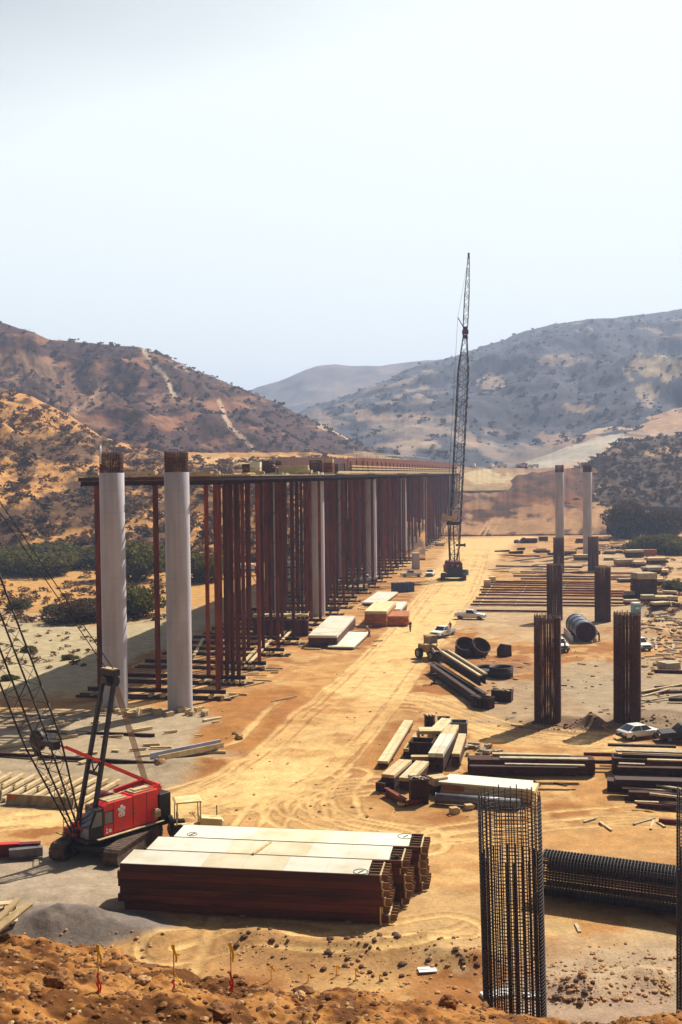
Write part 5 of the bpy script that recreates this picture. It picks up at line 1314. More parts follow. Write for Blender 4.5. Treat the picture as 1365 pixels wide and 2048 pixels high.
o = hoopstack(930, 1312, 1.35, 1, 0, .6, 'dark steel ring tilted up left of its neighbour behind the girders', 'rust_dark', 1.6); o.location.z += .5
o = hoopstack(955, 1312, 1.35, 1, 30, .75, 'dark steel ring standing right of its neighbour behind the girders', 'rust_dark', 1.5); o.location.z += .5
hoopstack(1003, 1354, 1.5, 1, 0, 0, 'low dark steel ring lying flat beside the brown mound', 'rebar', 1.25)
hoopstack(972, 1350, 1.6, 1, 0, .1, 'wide dark ring lying half under the flat one by the mound', 'rebar', .8)
g = G(1009, 1312); t = thing('concrete_block', 'dark block with a white side standing right of the steel rings', 'concrete block', (g.x, g.y, 0), .5)
MB().prism([(-.8, 0), (.8, 0), (.7, 1.6), (-.2, 1.7), (-.8, 1.0)], -.7, .7).build('block', 'rust_dark', t, bevel=.04); MB().box((.82, 0, .8), (.08, 1.3, 1.5)).build('white_panel', 'white', t)

# ------------------------------------------------------------ beams, planks and stacks
def beam_at(p, q, w, h, m, lb, cat='beam', name='steel_beam', z=0, grp=None, ib=True):
    """one long member on the ground between two ground points"""
    p = Vector((p.x, p.y, z)); q = Vector((q.x, q.y, z)); d = q - p; L = d.length
    t = thing(name, lb, cat, (p.x, p.y, z), math.atan2(d.y, d.x), grp) if False else None
    mb = MB()
    if ib: mb.ibeam((0, 0, h / 2), (L, 0, h / 2), w, h, min(.04, w * .12))
    else: mb.beam((0, 0, h / 2), (L, 0, h / 2), w, h)
    o = mb.build(name, m, None, p, math.atan2(d.y, d.x)); return tag(o, lb, cat, grp)

# big girders by the loader
for i, (a, b, zz, w, h, lb) in enumerate([((861, 1345), (962, 1418), 0, .55, 1.1, 'lowest left dark girder pointing at the near steel trough'), ((872, 1343), (972, 1408), 0, .5, 1.1, 'right one of the two lower dark girders'), ((883, 1338), (962, 1392), 1.1, .5, 1.1, 'upper dark girder with a bright top flange, left of two'), ((896, 1336), (972, 1388), 1.1, .5, 1.1, 'upper dark girder with a bright top flange, right of two')]):
    beam_at(G(*a), G(*b), w, h, 'rust_dark', lb, 'girder', 'steel_girder', zz + .1, 'girders beside the loader')
for i, (a, b) in enumerate([((884, 1337), (962, 1391)), ((897, 1335), (973, 1387))]):
    p, q = G(*a), G(*b); d = q - p
    tag(MB().box((0, 0, 0), (d.length, .36, .08)).box((d.length / 2 - .2, 0, .05), (.1, .3, .03)).build('plank', 'wood', None, ((p.x + q.x) / 2, (p.y + q.y) / 2, 2.36), math.atan2(d.y, d.x)), 'pale plank lying along the %s upper girder' % ['left', 'right'][i], 'plank')
t = thing('valve_stand', 'small dark pipe stand left of the girders', 'pipe stand', G(869, 1368))
MB().tube((0, 0, 0), (0, 0, 1.3), .12, 10).box((0, 0, .1), (.8, .5, .2)).tube((-.6, 0, 1.2), (.3, 0, 1.2), .14, 10).box((-.6, 0, 1.2), (.2, .4, .4)).build('frame', 'rust_dark', t)

# the laid out piles, right of the haul road (front to back)
piles = [(953, 1224, 1110, 1226, 0), (941, 1212, 1335, 1216, 0), (946, 1206, 1330, 1210, 0), (952, 1199, 1300, 1203, 0), (958, 1192, 1300, 1196, 0), (963, 1187, 1250, 1190, 0), (960, 1182, 1250, 1185, 0), (966, 1177, 1200, 1180, 0), (970, 1172, 1200, 1175, 0), (974, 1168, 1200, 1171, 0), (978, 1165, 1195, 1167, 0), (1042, 1160, 1275, 1161, 0), (1027, 1154, 1272, 1157, 0), (1041, 1146, 1275, 1149, 0), (992, 1134, 1165, 1137, 0), (993, 1112, 1080, 1114, 0)]
for i, (x0, y0, x1, y1, _) in enumerate(piles):
    w = .34 + .03 * (i > 10)
    beam_at(G(x0, y0), G(x1, y1), w, w, 'rust_bright' if i % 3 else 'rust', '%s long rusty pile from the front in the row laid across the yard' % ordn(i + 1), 'steel pile', 'steel_pile', .12, 'rusty piles laid out in rows')
for k, x in enumerate((958, 1030, 1110, 1190)):
    p, q = G(x + 30 - k * 3, 1166), G(x, 1214); d = q - p
    tag(MB().box((0, 0, 0), (d.length, .3, .12)).box((d.length * .2, 0, .02), (.3, .36, .1)).build('timber_block', 'wood_grey', None, ((p.x + q.x) / 2, (p.y + q.y) / 2, .1), math.atan2(d.y, d.x)), '%s timber bearer from the left under the rusty piles' % ordn(k + 1), 'timber', 'bearers under the rusty piles')

def stack(px, py, L, W, Hh, az, m, lb, rows=3, cols=4, name='lumber_bundle', cat='lumber', cap=None, z=None, jit=.15, seed=None, grp='bundles of lumber and steel', lx=0):
    """a bundle of parallel members, each a part"""
    g = G(px, py) if not isinstance(px, Vector) else px
    rs = random.Random(seed if seed is not None else int(px * 7 + py) if not isinstance(px, Vector) else 3)
    t = thing(name, lb, cat, (g.x, g.y, ztf(g.x, g.y) if z is None else z), math.radians(az), grp)
    h = Hh / rows; w = W / cols
    for s in (-1, 1): MB().box((s * L * .33, 0, .05), (.18, W * 1.05, .14)).build('bearer', 'wood_dark', t)
    for r in range(rows):
        for c in range(cols):
            l = L * (1 - rs.random() * jit); mm = cap if (cap and r == rows - 1) else m
            MB().box((rs.uniform(-1, 1) * (L - l) / 2, -W / 2 + (c + .5) * w, .12 + (r + .5) * h), (l, w * .94, h * .93), rs.uniform(-.012, .012) * jit * 6).build('plank' if name != 'beam_stack' else 'beam', mm, t)
    return t
# right-hand long stacks
a, b = G(940, 1553), G(1185, 1563)
stack(G(1062, 1548), 0, 10.8, 1.5, 1.35, -3, 'wood_dark', 'long stack of dark beams topped by pale planks behind the tall cage', 3, 3, 'beam_stack', 'beam stack', 'wood_dark', jit=.03)
for i, (x0, y0, x1, y1, z, w, h, m) in enumerate([(940, 1533, 1155, 1536, 1.5, .5, .1, 'rust_dark'), (1010, 1529, 1170, 1532, 1.62, .35, .1, 'wood_grey'), (985, 1522, 1175, 1524, 1.5, .6, .2, 'rust_dark'), (1000, 1516, 1176, 1519, 1.72, .6, .1, 'wood_grey'), (985, 1509, 1140, 1512, 1.5, .6, .14, 'wood')]):
    o = beam_at(G(x0, y0, z), G(x1, y1, z), w, h, m, '%s loose plank from the front on top of the long dark beam stack' % ordn(i + 1), 'plank', 'plank', z, 'planks on the long dark beam stack', False)
for i, (x0, y0, x1, y1, z, w, h, m, lb) in enumerate([
    (1215, 1580, 1420, 1590, 0, 1.2, .9, 'rust_dark', 'lowest dark beam of the big stack at the right edge'), (1230, 1568, 1420, 1574, .9, 1.1, .5, 'rust_dark', 'second dark beam up in the big right edge stack'), (1236, 1540, 1420, 1544, 1.4, .6, .3, 'wood_dark', 'upper dark beam of the big right edge stack'),
    (1238, 1528, 1290, 1530, 1.75, .35, .08, 'wood_grey', 'short pale plank on the big right edge stack'), (1295, 1521, 1420, 1525, 1.8, .4, .12, 'wood', 'pale plank sticking past the big stack at the right edge'), (1245, 1512, 1420, 1518, 1.5, .6, .2, 'rust_dark', 'dark rear beam of the big right edge stack'), (1232, 1502, 1420, 1508, 1.75, .9, .14, 'wood_grey', 'wide weathered plank on the rear of the big right edge stack'),
    (1216, 1492, 1352, 1496, 1.5, .4, .2, 'rust_dark', 'rearmost brown beam of the big right edge stack'), (1168, 1512, 1236, 1513, .9, .3, .3, 'rust', 'rusty beam end poking left from the big right edge stack'), (1172, 1527, 1232, 1528, .6, .3, .3, 'rust_dark', 'lower rusty beam end poking left from the big right edge stack')]):
    beam_at(G(x0, y0, z), G(x1, y1, z), w, h, m, lb, 'beam', 'beam' if h > .2 else 'plank', z + .02, 'beams piled at the right edge', ib=False)
beam_at(G(1225, 1545), G(1430, 1552), 1.6, 1.4, 'wood_dark', 'thick dark timber at the heart of the right edge stack', 'beam', 'beam', .05, 'beams piled at the right edge', ib=False)
for i, (x0, y0, x1, y1, z, w, h, m) in enumerate([(1245, 1577, 1345, 1583, .75, .3, .1, 'wood'), (1288, 1568, 1420, 1590, .95, .3, .14, 'wood_grey'), (1258, 1595, 1400, 1600, .25, .6, .5, 'wood_dark'), (1270, 1604, 1318, 1606, .55, .22, .08, 'wood'), (1275, 1612, 1400, 1622, .05, .6, .3, 'wood_dark'), (1300, 1590, 1420, 1604, .8, .22, .16, 'wood_grey'), (1250, 1600, 1365, 1612, 0.02, .3, .2, 'wood_dark'), (1318, 1645, 1400, 1652, 0, .3, .3, 'rust')]):
    beam_at(G(x0, y0, z), G(x1, y1, z), w, h, m, '%s board down in the loose heap at the right edge' % ordn(i + 1), 'board', 'plank', z + .02, 'loose heap of boards at the right edge', ib=False)
for i, (x0, y0, x1, y1, m, lb) in enumerate([(1200, 1645, 1224, 1662, 'wood', 'short lone board on open dirt right of the tall cage'), (1268, 1650, 1310, 1638, 'wood_grey', 'thin stick leaning into the pale scraps near the right edge'), (1302, 1660, 1308, 1642, 'wood', 'pale scrap board standing among sticks near the right edge'), (1314, 1645, 1330, 1655, 'wood', 'pale scrap board right of the upright one near the right edge'), (1065, 1562, 1080, 1572, 'wood_dark', 'dark stick on the dirt just behind the tall cage'), (1152, 1850, 1160, 1866, 'wood_grey', 'small pale board on the dirt below the lying rebar cage'), (1108, 1567, 1135, 1572, 'wood_dark', 'thin dark branch on the dirt under the long beam stack'), (1168, 1645, 1192, 1638, 'wood_grey', 'thin twig like board left of the pale scraps')]):
    beam_at(G(x0, y0), G(x1, y1), .18, .08, m, lb, 'board', 'loose_board', .03, None, False)
# mid right boards and bundle
for i, (x0, y0, x1, y1, z, w, h, m) in enumerate([(1283, 1385, 1365, 1370, .5, .3, .15, 'wood'), (1285, 1394, 1338, 1380, .7, .3, .12, 'wood'), (1280, 1388, 1330, 1386, .1, .3, .4, 'wood_dark'), (1320, 1388, 1400, 1386, .3, .4, .3, 'wood_dark'), (1297, 1402, 1362, 1392, .2, .3, .12, 'wood_grey'), (1338, 1403, 1420, 1404, .1, .4, .4, 'rust_dark'), (1310, 1376, 1400, 1372, .3, .3, .2, 'wood_dark')]):
    beam_at(G(x0, y0, z), G(x1, y1, z), w, h, m, '%s board of the crossed pile right of the right mid cage' % ordn(i + 1), 'board', 'plank', z + .03, 'crossed boards right of the mid cage', ib=False)
beam_at(G(1310, 1346), G(1400, 1348), .4, .4, 'rust', 'rusty beam under the small pale bundle at the right edge', 'beam', 'steel_beam', .05)
stack(1338, 1340, 2.2, 2.2, .9, 20, 'wood_grey', 'small pale bundle on a rusty beam at the right edge', 3, 3)
# lumber bundles, upper right
BD = [(1288, 1196, 4.4, 3.6, 5.2, 8, 'wood_dark', 'wood_grey', 'tallest dark lumber bundle near the right end of the piles'), (1303, 1147, 4.5, 3.5, 1.6, 10, 'wood_dark', 'wood_grey', 'wide pale topped bundle above the tallest one'), (1330, 1150, 1.7, 4.0, 1.3, -20, 'wood_dark', 'wood', 'narrow bundle right of the wide pale topped one'), (1313, 1131, 5.8, 3.4, 1.5, 5, 'wood_dark', 'wood', 'bundle with framed top nearest the bushes, right'), (1276, 1135, 3.2, 3.0, 1.4, 12, 'wood_dark', 'wood', 'small square bundle left of the framed top one'), (1247, 1134, 4.8, 3.0, 1.7, 4, 'ply_orange', 'ply_cream', 'yellow topped bundle behind the right rebar cage of the second pair'), (1268, 1115, 5.4, 3.4, 2.2, 6, 'wood_dark', 'wood', 'dark bundle with pale top at the foot of the green bushes'), (1293, 1112, 6.4, 1.6, 1.9, 0, 'ply_orange', 'ply_orange', 'long orange box like bundle before the green bushes'),
      (1164, 1121, 4.4, 2.8, 1.7, 2, 'rust_dark', 'wood', 'dark crate with pale lid between the two farthest cages'), (1322, 1203, 5.2, 3.4, 1.0, -6, 'wood_dark', 'wood', 'long row of pale block tops right of the tallest bundle'), (1296, 1218, 2.6, 2.0, 1.6, 0, 'wood_dark', 'wood_grey', 'two lidded pale bundle low right of the blue toilet'), (1320, 1224, 3.4, 2.0, .9, 20, 'wood_dark', 'wood', 'tilted pale bundle at the edge of the rubble slope'), (1346, 1213, 1.8, 1.7, 1.4, -10, 'wood_dark', 'wood_grey', 'small dark cube bundle at the right end of the block tops'), (1302, 1182, 2.6, 1.3, .8, -40, 'wood_dark', 'wood', 'pale triangle shaped bundle right of the tallest one'),
      (1258, 1198, 2.2, 1.6, 1.5, 0, 'wood_dark', 'wood_grey', 'dark bundle just left of the tallest one'), (1262, 1212, 2.8, 1.4, .9, 5, 'wood_dark', 'wood', 'low bundle with pale lid left of the toilet'), (1230, 1120, 6.5, 3, .7, -8, 'wood_grey', 'wood_grey', 'flat weathered bundle behind the second pair of cages'), (1087, 1082, 3.4, 2, 1.6, 0, 'rust_dark', 'rust_dark', 'dark crate left of the left free standing column'), (1163, 1086, 4.5, 2, 1.6, 0, 'rust', 'rust', 'rusty crate between the two free standing columns'), (1064, 1086, 4.0, 2.2, 1.7, 5, 'rust_dark', 'rust', 'wide dark crate second left of the free standing columns')]
BD += [(1236, 1098, 4.6, 2.4, 1.3, 12, 'wood_dark', 'wood', 'pale lidded bundle left of the dark one at the bushes'), (1220, 1108, 3.6, 2.0, 1.0, -12, 'wood_dark', 'wood_grey', 'low bundle beside the farthest right cage'), (1344, 1172, 2.4, 2.6, 1.2, 30, 'wood_dark', 'wood_grey', 'tilted bundle at the right edge among shrubs'), (1340, 1192, 3.0, 1.4, 1.0, -25, 'wood_dark', 'wood', 'narrow bundle right of the tallest one, near the edge'),
      (1140, 1108, 4.2, 2.2, 1.1, 0, 'rust_dark', 'wood', 'low crate in the back yard between the farthest cages'), (1085, 1106, 5.0, 1.6, .8, 4, 'rust_dark', 'rust', 'flat rusty bundle left of the farthest left cage'), (1250, 1164, 3.4, 1.8, .8, 8, 'rust_dark', 'wood_grey', 'small bundle at the right tips of the upper piles'), (1316, 1170, 3.0, 2.2, 1.4, 5, 'wood_dark', 'wood', 'pale block bundle touching the tallest one on its right'), (1208, 1082, 4.0, 2.4, 1.4, 30, 'wood_dark', 'wood', 'bundle at the foot of the right free standing column')]
for (px, py, L, W, Hh, az, m, cp, lb) in BD:
    stack(px, py, L, W, Hh, az, m, lb, max(2, min(4, int(Hh / .6))), 3, cap=cp, seed=px)
for i, (px, py, r, lb) in enumerate([(1048, 1086, 1.6, 'dark round boulder at the back of the yard, right one'), (1034, 1086, 1.1, 'smaller dark boulder at the back of the yard')]):
    g = G(px, py); W_, FA = shrub_blob(random.Random(i), r, .9, 2); tag(MB().add([tuple(v) for v in W_], FA).build('boulder', 'soil', None, (g.x, g.y, r * .4)), lb, 'boulder')
rs = random.Random(31)
def loose(n, x0, x1, y0, y1, L0, L1, azs, m, lb, grp, w=.25, h=.1, seed=0):
    rs = random.Random(seed); o0 = None
    for k in range(n):
        p = P(rs.uniform(x0, x1), rs.uniform(y0, y1)); az = rs.choice(azs) + rs.uniform(-.25, .25); L = rs.uniform(L0, L1)
        if o0 is None: o0 = MB().box((0, 0, 0), (1, w, h)).box((.2, 0, h * .52), (.5, w * .8, h * .1)).build('loose_board', m, None); tag(o0, lb, 'board', grp); o = o0
        else: o = o0.copy(); COL.objects.link(o)
        o.location = (p.x, p.y, p.z + h / 2 + .02 + rs.random() * .1); o.rotation_euler = (rs.uniform(-.06, .06), rs.uniform(-.06, .06), az); o.scale = (L, rs.uniform(.7, 1.5), rs.uniform(.8, 2))
loose(38, 1195, 1255, 1072, 1108, 2, 6, [.2, 1.2, -.5], 'wood', 'pale board in the jumbled scrap lumber at the foot of the trees', 'jumbled scrap lumber by the trees', .35, .25, 1)
loose(48, 1285, 1365, 1228, 1320, 1.0, 4, [0, .6, -.7, 1.4], 'wood_grey', 'weathered board scattered on the rubble slope at the right', 'boards scattered on the rubble slope', .25, .12, 2)
loose(38, 990, 1260, 1095, 1150, 1.5, 7, [0, .1, -.1], 'wood_grey', 'weathered board lying in the back yard among the cages', 'boards lying in the back yard', .4, .2, 3)
loose(12, 960, 1240, 1098, 1112, 2, 6, [0, .1], 'rust_dark', 'dark scrap beam at the back of the yard', 'dark scrap at the back of the yard', .6, .5, 13)
loose(18, 440, 600, 1328, 1400, .8, 3.5, [0, -.15, .8], 'wood', 'pale offcut on the ground beside the front rows of posts', 'offcuts beside the front posts', .22, .12, 4)
loose(22, 575, 760, 1170, 1300, .8, 4.5, [0, .05, 1.2], 'wood', 'pale offcut on the ground along the right foot of the bridge', 'offcuts along the bridge foot', .28, .14, 5)
loose(22, 210, 430, 1418, 1434, .5, 1.3, [.6, 1.0, -.3], 'wood', 'pale timber offcut around the feet of the two near columns', 'offcuts around the near column feet', .4, .35, 6)
loose(14, 10, 200, 1425, 1475, 1.2, 4, [.2, .5], 'wood_grey', 'weathered board lying in the bridge shadow at left', 'boards in the shadow at left', .3, .12, 7)
loose(26, 20, 440, 1440, 1530, .7, 2.6, [.5, .9, 0], 'wood', 'pale board among the timber rails behind the red crane', 'boards behind the red crane', .28, .14, 8)
loose(24, 960, 1320, 1320, 1460, .3, 1.3, [0, .8, -.6], 'wood_grey', 'small scrap of wood on the grey dirt near the mid cages', 'wood scraps near the mid cages', .15, .08, 9)
loose(16, 930, 1010, 1485, 1512, .4, 1.4, [.5, -.5, 1], 'wood_grey', 'broken board in the dirt right of the timber heap', 'broken boards right of the timber heap', .25, .15, 10)
# timber rails with cross timbers, left
for i, (x0, y0, x1, y1) in enumerate([(-60, 1508, 335, 1532), (85, 1466, 310, 1474)]):
    beam_at(G(x0, y0), G(x1, y1), .3, .3, 'rust_dark', ['long dark rail lying behind the red crane, nearer one', 'long dark rail lying behind the red crane, farther one'][i], 'beam', 'steel_beam', .02)
k = 0
for row, (y0, dy, x0, n) in enumerate([(1563, 14, -70, 12), (1590, 15, -40, 13)]):
    for j in range(n):
        x = x0 + j * 24; a = G(x, y0 + j * 1.6 + 12); b = G(x + 46, y0 + j * 1.6 - 14)
        k += 1
        beam_at(a, b, .34, .26, 'wood', '%s pale cross timber from the left in the %s row behind the red crane' % (ordn(j + 1), ['back', 'front'][row]), 'timber', 'cross_timber', .1, 'cross timbers laid in rows behind the red crane', False)
t = thing('concrete_barrier', 'weathered concrete barrier with an orange stain behind the red crane', 'barrier', G(15, 1608), math.atan2(*(lambda d: (d.y, d.x))(G(148, 1612) - G(15, 1604))), )
Lb = (G(148, 1612) - G(15, 1604)).length
MB().prism([(-.3, 0), (.3, 0), (.26, .15), (.12, .4), (.1, .85), (-.1, .85), (-.12, .4), (-.26, .15)], 0, Lb, T=lambda v: (v[1], v[0], v[2])).build('barrier_body', 'concrete_old', t, bevel=.02)
MB().box((.5, -.14, .6), (.7, .1, .3)).build('orange_stain_plate', 'ply_orange', t)
t = thing('concrete_barrier', 'concrete barrier cut off by the left edge above the crane', 'barrier', G(-90, 1600), -.05); MB().prism([(-.3, 0), (.3, 0), (.26, .15), (.12, .4), (.1, .85), (-.1, .85), (-.12, .4), (-.26, .15)], 0, 3.9, T=lambda v: (v[1], v[0], v[2])).build('barrier_body', 'concrete_old', t, bevel=.02)
# grey steel H form lying above the road
p, q = G(312, 1527), G(442, 1500)
d = q - p; t = thing('steel_trough', 'long pale trough form lying at the edge of the grey pad', 'form', (p.x, p.y, .35), math.atan2(d.y, d.x))
MB().box((d.length / 2, -.45, .2), (d.length, .12, .5)).build('near_side', 'wood', t); MB().box((d.length / 2, .45, .25), (d.length + .6, .12, .6)).build('far_side', 'concrete', t); MB().box((d.length / 2, 0, .0), (d.length, .78, .1)).build('bottom', 'steel', t)
for x in (1, d.length - 1): MB().box((x, 0, -.2), (.4, 1.4, .3)).build('bearer', 'wood_dark', t)
for i, (px, py, lb) in enumerate([(322, 1531, 'pale rubble sack at the near end of the trough form'), (480, 1478, 'pale broken concrete lump beside the road right of the trough form'), (470, 1472, 'smaller pale concrete lump left of its neighbour by the road')]):
    g = G(px, py); W_, FA = shrub_blob(random.Random(i + 5), .55 - .12 * i, .9, 2); tag(MB().add([tuple(v) for v in W_], FA).build('rubble_lump', 'rock_pale', None, (g.x, g.y, .2)), lb, 'rubble')
# red and grey trough at the left edge
t = thing('steel_beam_pile', 'red and grey steel channels at the left edge below the barrier', 'steel channels', G(-20, 1716), .12)
MB().ibeam((0, 0, .5), (3.4, .1, .5), .5, .8, .04).build('channel', 'red_dark', t); MB().ibeam((1.4, -.6, .4), (3.6, -.3, .4), .6, .7, .04).build('channel', 'steel', t); MB().box((1.0, 0, .95), (2.0, .5, .05)).build('red_plate', 'red', t)
# egg-crate and planks at bottom left edge
t = thing('lattice_panel', 'stacked timber lattice cut off by the left edge by the gravel mound', 'lattice panel', P(-8, 1862), .2)
for k in range(5): MB().box((0, 0, .15 + k * .34), (2.4, .5, .07)).build('shelf', 'wood', t)
for k in range(7): MB().box((-1 + k * .33, 0, .8), (.06, .46, 1.5), R=Matrix.Rotation(.3, 3, 'Y')).build('slat', 'wood_dark', t)
p = P(15, 1885)
o = MB().box((0, 0, 0), (2.0, .3, .06)).box((.2, .3, .02), (1.6, .2, .06), .2).build('loose_board', 'wood', None, (p.x - .2, p.y, p.z + .35), .9); o.rotation_euler = (0, -.35, .9); tag(o, 'two pale boards propped at the bottom of the left edge lattice', 'board')
# whitish plate on toe of slope
p = P(855, 1943); o = MB().box((0, 0, 0), (.95, .6, .04)).box((0, 0, .03), (.9, .05, .02)).build('sheet_metal', 'white', None, (p.x, p.y, p.z + .08), .1); tag(o, 'pale square sheet lying at the toe of the embankment', 'sheet')
p = P(988, 1998)
tag(MB().box((0, 0, 0), (1.6, .7, .3), .3).box((1.9, -.2, 0), (1.2, .5, .25)).build('footing_slab', 'white', None, (g2.x * 0 + p.x + .2, p.y + .2, p.z + .02), 0), 'white concrete spill at the foot of the tall near cage', 'footing')

# ------------------------------------------------------------ timber heap in the middle
def tim(px, py, L, W, Hh, az, lb, rows=3, cols=3, m='wood_dark', cap='wood', z=0.02, jit=.06): return stack(G(px, py), 0, L, W, Hh, az, m, lb, rows, cols, 'timber_stack', 'timber', cap, z, jit, int(px + py), 'stacks in the central timber heap')
p, q = G(766, 1537), G(818, 1452); d = q - p; az = math.degrees(math.atan2(d.y, d.x))
m_ = (p + q) / 2; stack(m_, 0, d.length, .95, .5, az, 'wood_dark', 'long pale plank stack slanting along the left of the timber heap', 2, 2, 'timber_stack', 'timber', 'ply_cream', .03, .02, 2, 'stacks in the central timber heap')
def seg(a, b, W, Hh, lb, rows=2, cols=2, m='wood', cap='wood', z=.02, zz=0, jit=.04):
    if m == 'wood_grey': m = 'wood_dark'; rows += 1  # dark rows below the pale top paint the shade on stack sides
    p, q = G(*a, zz), G(*b, zz); d = q - p; mm = (p + q) / 2
    return stack(Vector((mm.x, mm.y, 0)), 0, d.length, W, Hh, math.degrees(math.atan2(d.y, d.x)), m, lb, rows, cols, 'timber_stack', 'timber', cap, z, jit, int(a[0]), 'stacks in the central timber heap')
seg((776, 1580), (812, 1548), 1.15, 1.15, 'pale topped timber stack at the near left of the heap', 3, 2, 'wood_grey', 'wood')
seg((812, 1582), (846, 1546), 1.2, .95, 'second pale topped stack, right beside the near left one', 2, 2, 'wood_grey', 'ply_cream')
seg((760, 1584), (772, 1576), .8, .6, 'short dark timber ends poking left of the heap', 2, 3, 'wood_dark', 'wood_dark')
seg((872, 1545), (896, 1502), 1.35, 1.55, 'tall stack under crumpled pale sheeting in the heap', 3, 2, 'wood_grey', 'ply_white')
seg((893, 1505), (906, 1478), 1.25, 1.3, 'blocky stack with a pale right side behind the sheeted one', 3, 2, 'wood_grey', 'wood')
seg((912, 1538), (926, 1494), .75, 1.2, 'narrow tall stack at the right side of the timber heap', 3, 1, 'wood_grey', 'wood')
seg((838, 1488), (882, 1488), 1.7, .35, 'flat pale boards across the back of the open dark box', 1, 5, 'wood', 'ply_cream', z=1.0)
seg((868, 1480), (896, 1452), 1.3, .7, 'flat pale boards leading back to the drum', 2, 3, 'wood', 'ply_cream')
seg((812, 1520), (836, 1486), .5, .9, 'pale topped row of ties left of the open dark box', 2, 1, 'wood_grey', 'wood')
seg((822, 1530), (872, 1530), .7, .7, 'row of pale ties just in front of the open dark box', 2, 4, 'wood_dark', 'wood')
seg((862, 1590), (890, 1586), 1.2, 1.35, 'dark square stack right of the tall open steel box', 2, 2, 'wood_dark', 'wood')
beam_at(G(772, 1590), G(812, 1614), .35, .6, 'rust', 'red brown beam slanting under the front of the timber heap', 'beam', 'steel_beam', .03)
beam_at(G(805, 1613), G(850, 1606), .3, .35, 'rust', 'short red brown beam in front of the tall open steel box', 'beam', 'steel_beam', .03)
p, q = G(888, 1588), G(1072, 1606); d = q - p
t = thing('pipe_stack', 'stack of long pale boards on orange boards right of the heap', 'boards', ((p.x + q.x) / 2, (p.y + q.y) / 2 + .5, .1), math.atan2(d.y, d.x) + .03)
for c in range(5): MB().box((0, -1.2 + c * .52, 1.12), (d.length * (1 - .02 * c), .48, .14)).build('top_board', 'white' if c % 2 else 'ply_white', t)
for r in range(3): MB().box((.1 * r, 0, .2 + r * .33), (d.length * .985, 2.35, .30)).build('lower_board', 'ply_cream' if r else 'wood', t)
MB().box((-d.length * .35, -1.25, .7), (1.8, .06, .4)).build('orange_patch', 'ply_orange', t)
p, q = G(872, 1606), G(1040, 1618); d = q - p
t = thing('steel_pipe', 'grey steel pipe lying in front of the pale boards, left of the tall cage', 'pipe', (p.x, p.y - .1, .42), math.atan2(d.y, d.x) + .01)
MB().tube((0, 0, 0), (d.length, 0, 0), .40, 24).build('barrel', 'steel', t); MB().ring((0, 0, 0), .41, .04, 'x', 24).build('collar', 'steel', t)
for i, (px, py, lb) in enumerate([(908, 1626, 'small pale topped block alone in front of the grey pipe'), (938, 1618, 'flat pale offcut right of the small block'), (804, 1612, 'tiny pale offcut beside the red brown beam')]):
    g = G(px, py); tag(MB().box((0, 0, 0), (.6, .5, .5 - .17 * i), .3).box((.3, .2, -.05), (.4, .3, .3 - .1 * i)).build('timber_block', 'wood', None, (g.x, g.y, .2)), lb, 'block')

# ------------------------------------------------------------ beside the bridge
def psheet(a, b, W, n, th, m, lb, side='form_side', z=.1, name='panel_stack'):
    p, q = G(*a), G(*b); d = q - p
    t = thing(name, lb, 'panel stack', ((p.x + q.x) / 2, (p.y + q.y) / 2, z), math.atan2(d.y, d.x), 'panel stacks beside the bridge')
    for k in range(n): MB().box((rs.uniform(-.1, .1), rs.uniform(-.05, .05), th * (k + .5)), (d.length, W, th * .9)).build('panel', side if k < n - 1 else m, t)
    MB().box((0, 0, th * n + .0), (d.length * 1.01, W * 1.01, .05)).build('top_sheet', m, t)
psheet((646, 1296), (686, 1254), 4.4, 5, .36, 'ply_white', 'near white panel stack at the right foot of the bridge')
psheet((682, 1300), (716, 1270), 3.9, 2, .22, 'ply_white', 'low white panel spread right of the near stack', z=.05)
psheet((746, 1212), (776, 1190), 4.3, 2, .3, 'ply_white', 'flat white panel stack beyond the orange plywood')
psheet((752, 1254), (772, 1232), 3.8, 5, .52, 'ply_cream', 'tall orange plywood bale left of the smaller one', 'ply_orange')
psheet((795, 1252), (798, 1240), 3.9, 3, .52, 'ply_orange', 'smaller orange plywood bale beside the tall one', 'ply_orange')
psheet((782, 1236), (796, 1220), 3.6, 3, .5, 'ply_white', 'white topped bale behind the orange plywood bales')
p = G(618, 1270); q = G(508, 1272)
t = thing('timber_scaffold', 'long orange brown timber frame under the bridge behind the front posts', 'timber frame', (q.x, q.y, .1), -.04); Lf = (p - q).length
MB().box((Lf / 2, 0, 3.3), (Lf, 1.5, .35)).build('top_beam', 'ply_cream', t); MB().box((Lf / 2, 0, 1.3), (Lf, 1.2, 2.4)).build('frame_panel', 'rust', t)
for k in range(6): MB().box((Lf * (k + .5) / 6, -.68, 1.55), (.25, .15, 3.1)).build('upright', 'wood_dark', t)
for i, (a, b) in enumerate([((487, 1340), (532, 1292)), ((500, 1340), (543, 1292)), ((556, 1290), (590, 1255)), ((566, 1292), (598, 1257)), ((388, 1325), (407, 1290))]):
    beam_at(G(*a), G(*b), .4, .2, 'wood', '%s long pale plank slanting under the bridge from the left' % ordn(i + 1), 'plank', 'plank', .9, 'planks slanting under the bridge', False)
for i, (px, py, lb) in enumerate([(845, 1132, 'grey concrete stub pier at the foot of the falsework near the pickups')]):
    g = G(832, 1138); tag(MB().prism([(-1.0, 0), (1.0, 0), (.9, 4.3), (-.9, 4.3)], -.9, .9).box((0, 0, 4.35), (2.1, 2.1, .2)).build('concrete_pier', 'concrete', None, (g.x, g.y, 0), .1), lb, 'pier')
g = G(880, 1092); stack(880, 1092, 3.5, 2, 1.0, 20, 'wood_grey', 'pale bundle at the far foot of the falsework', 2, 3)
g = G(795, 1140)
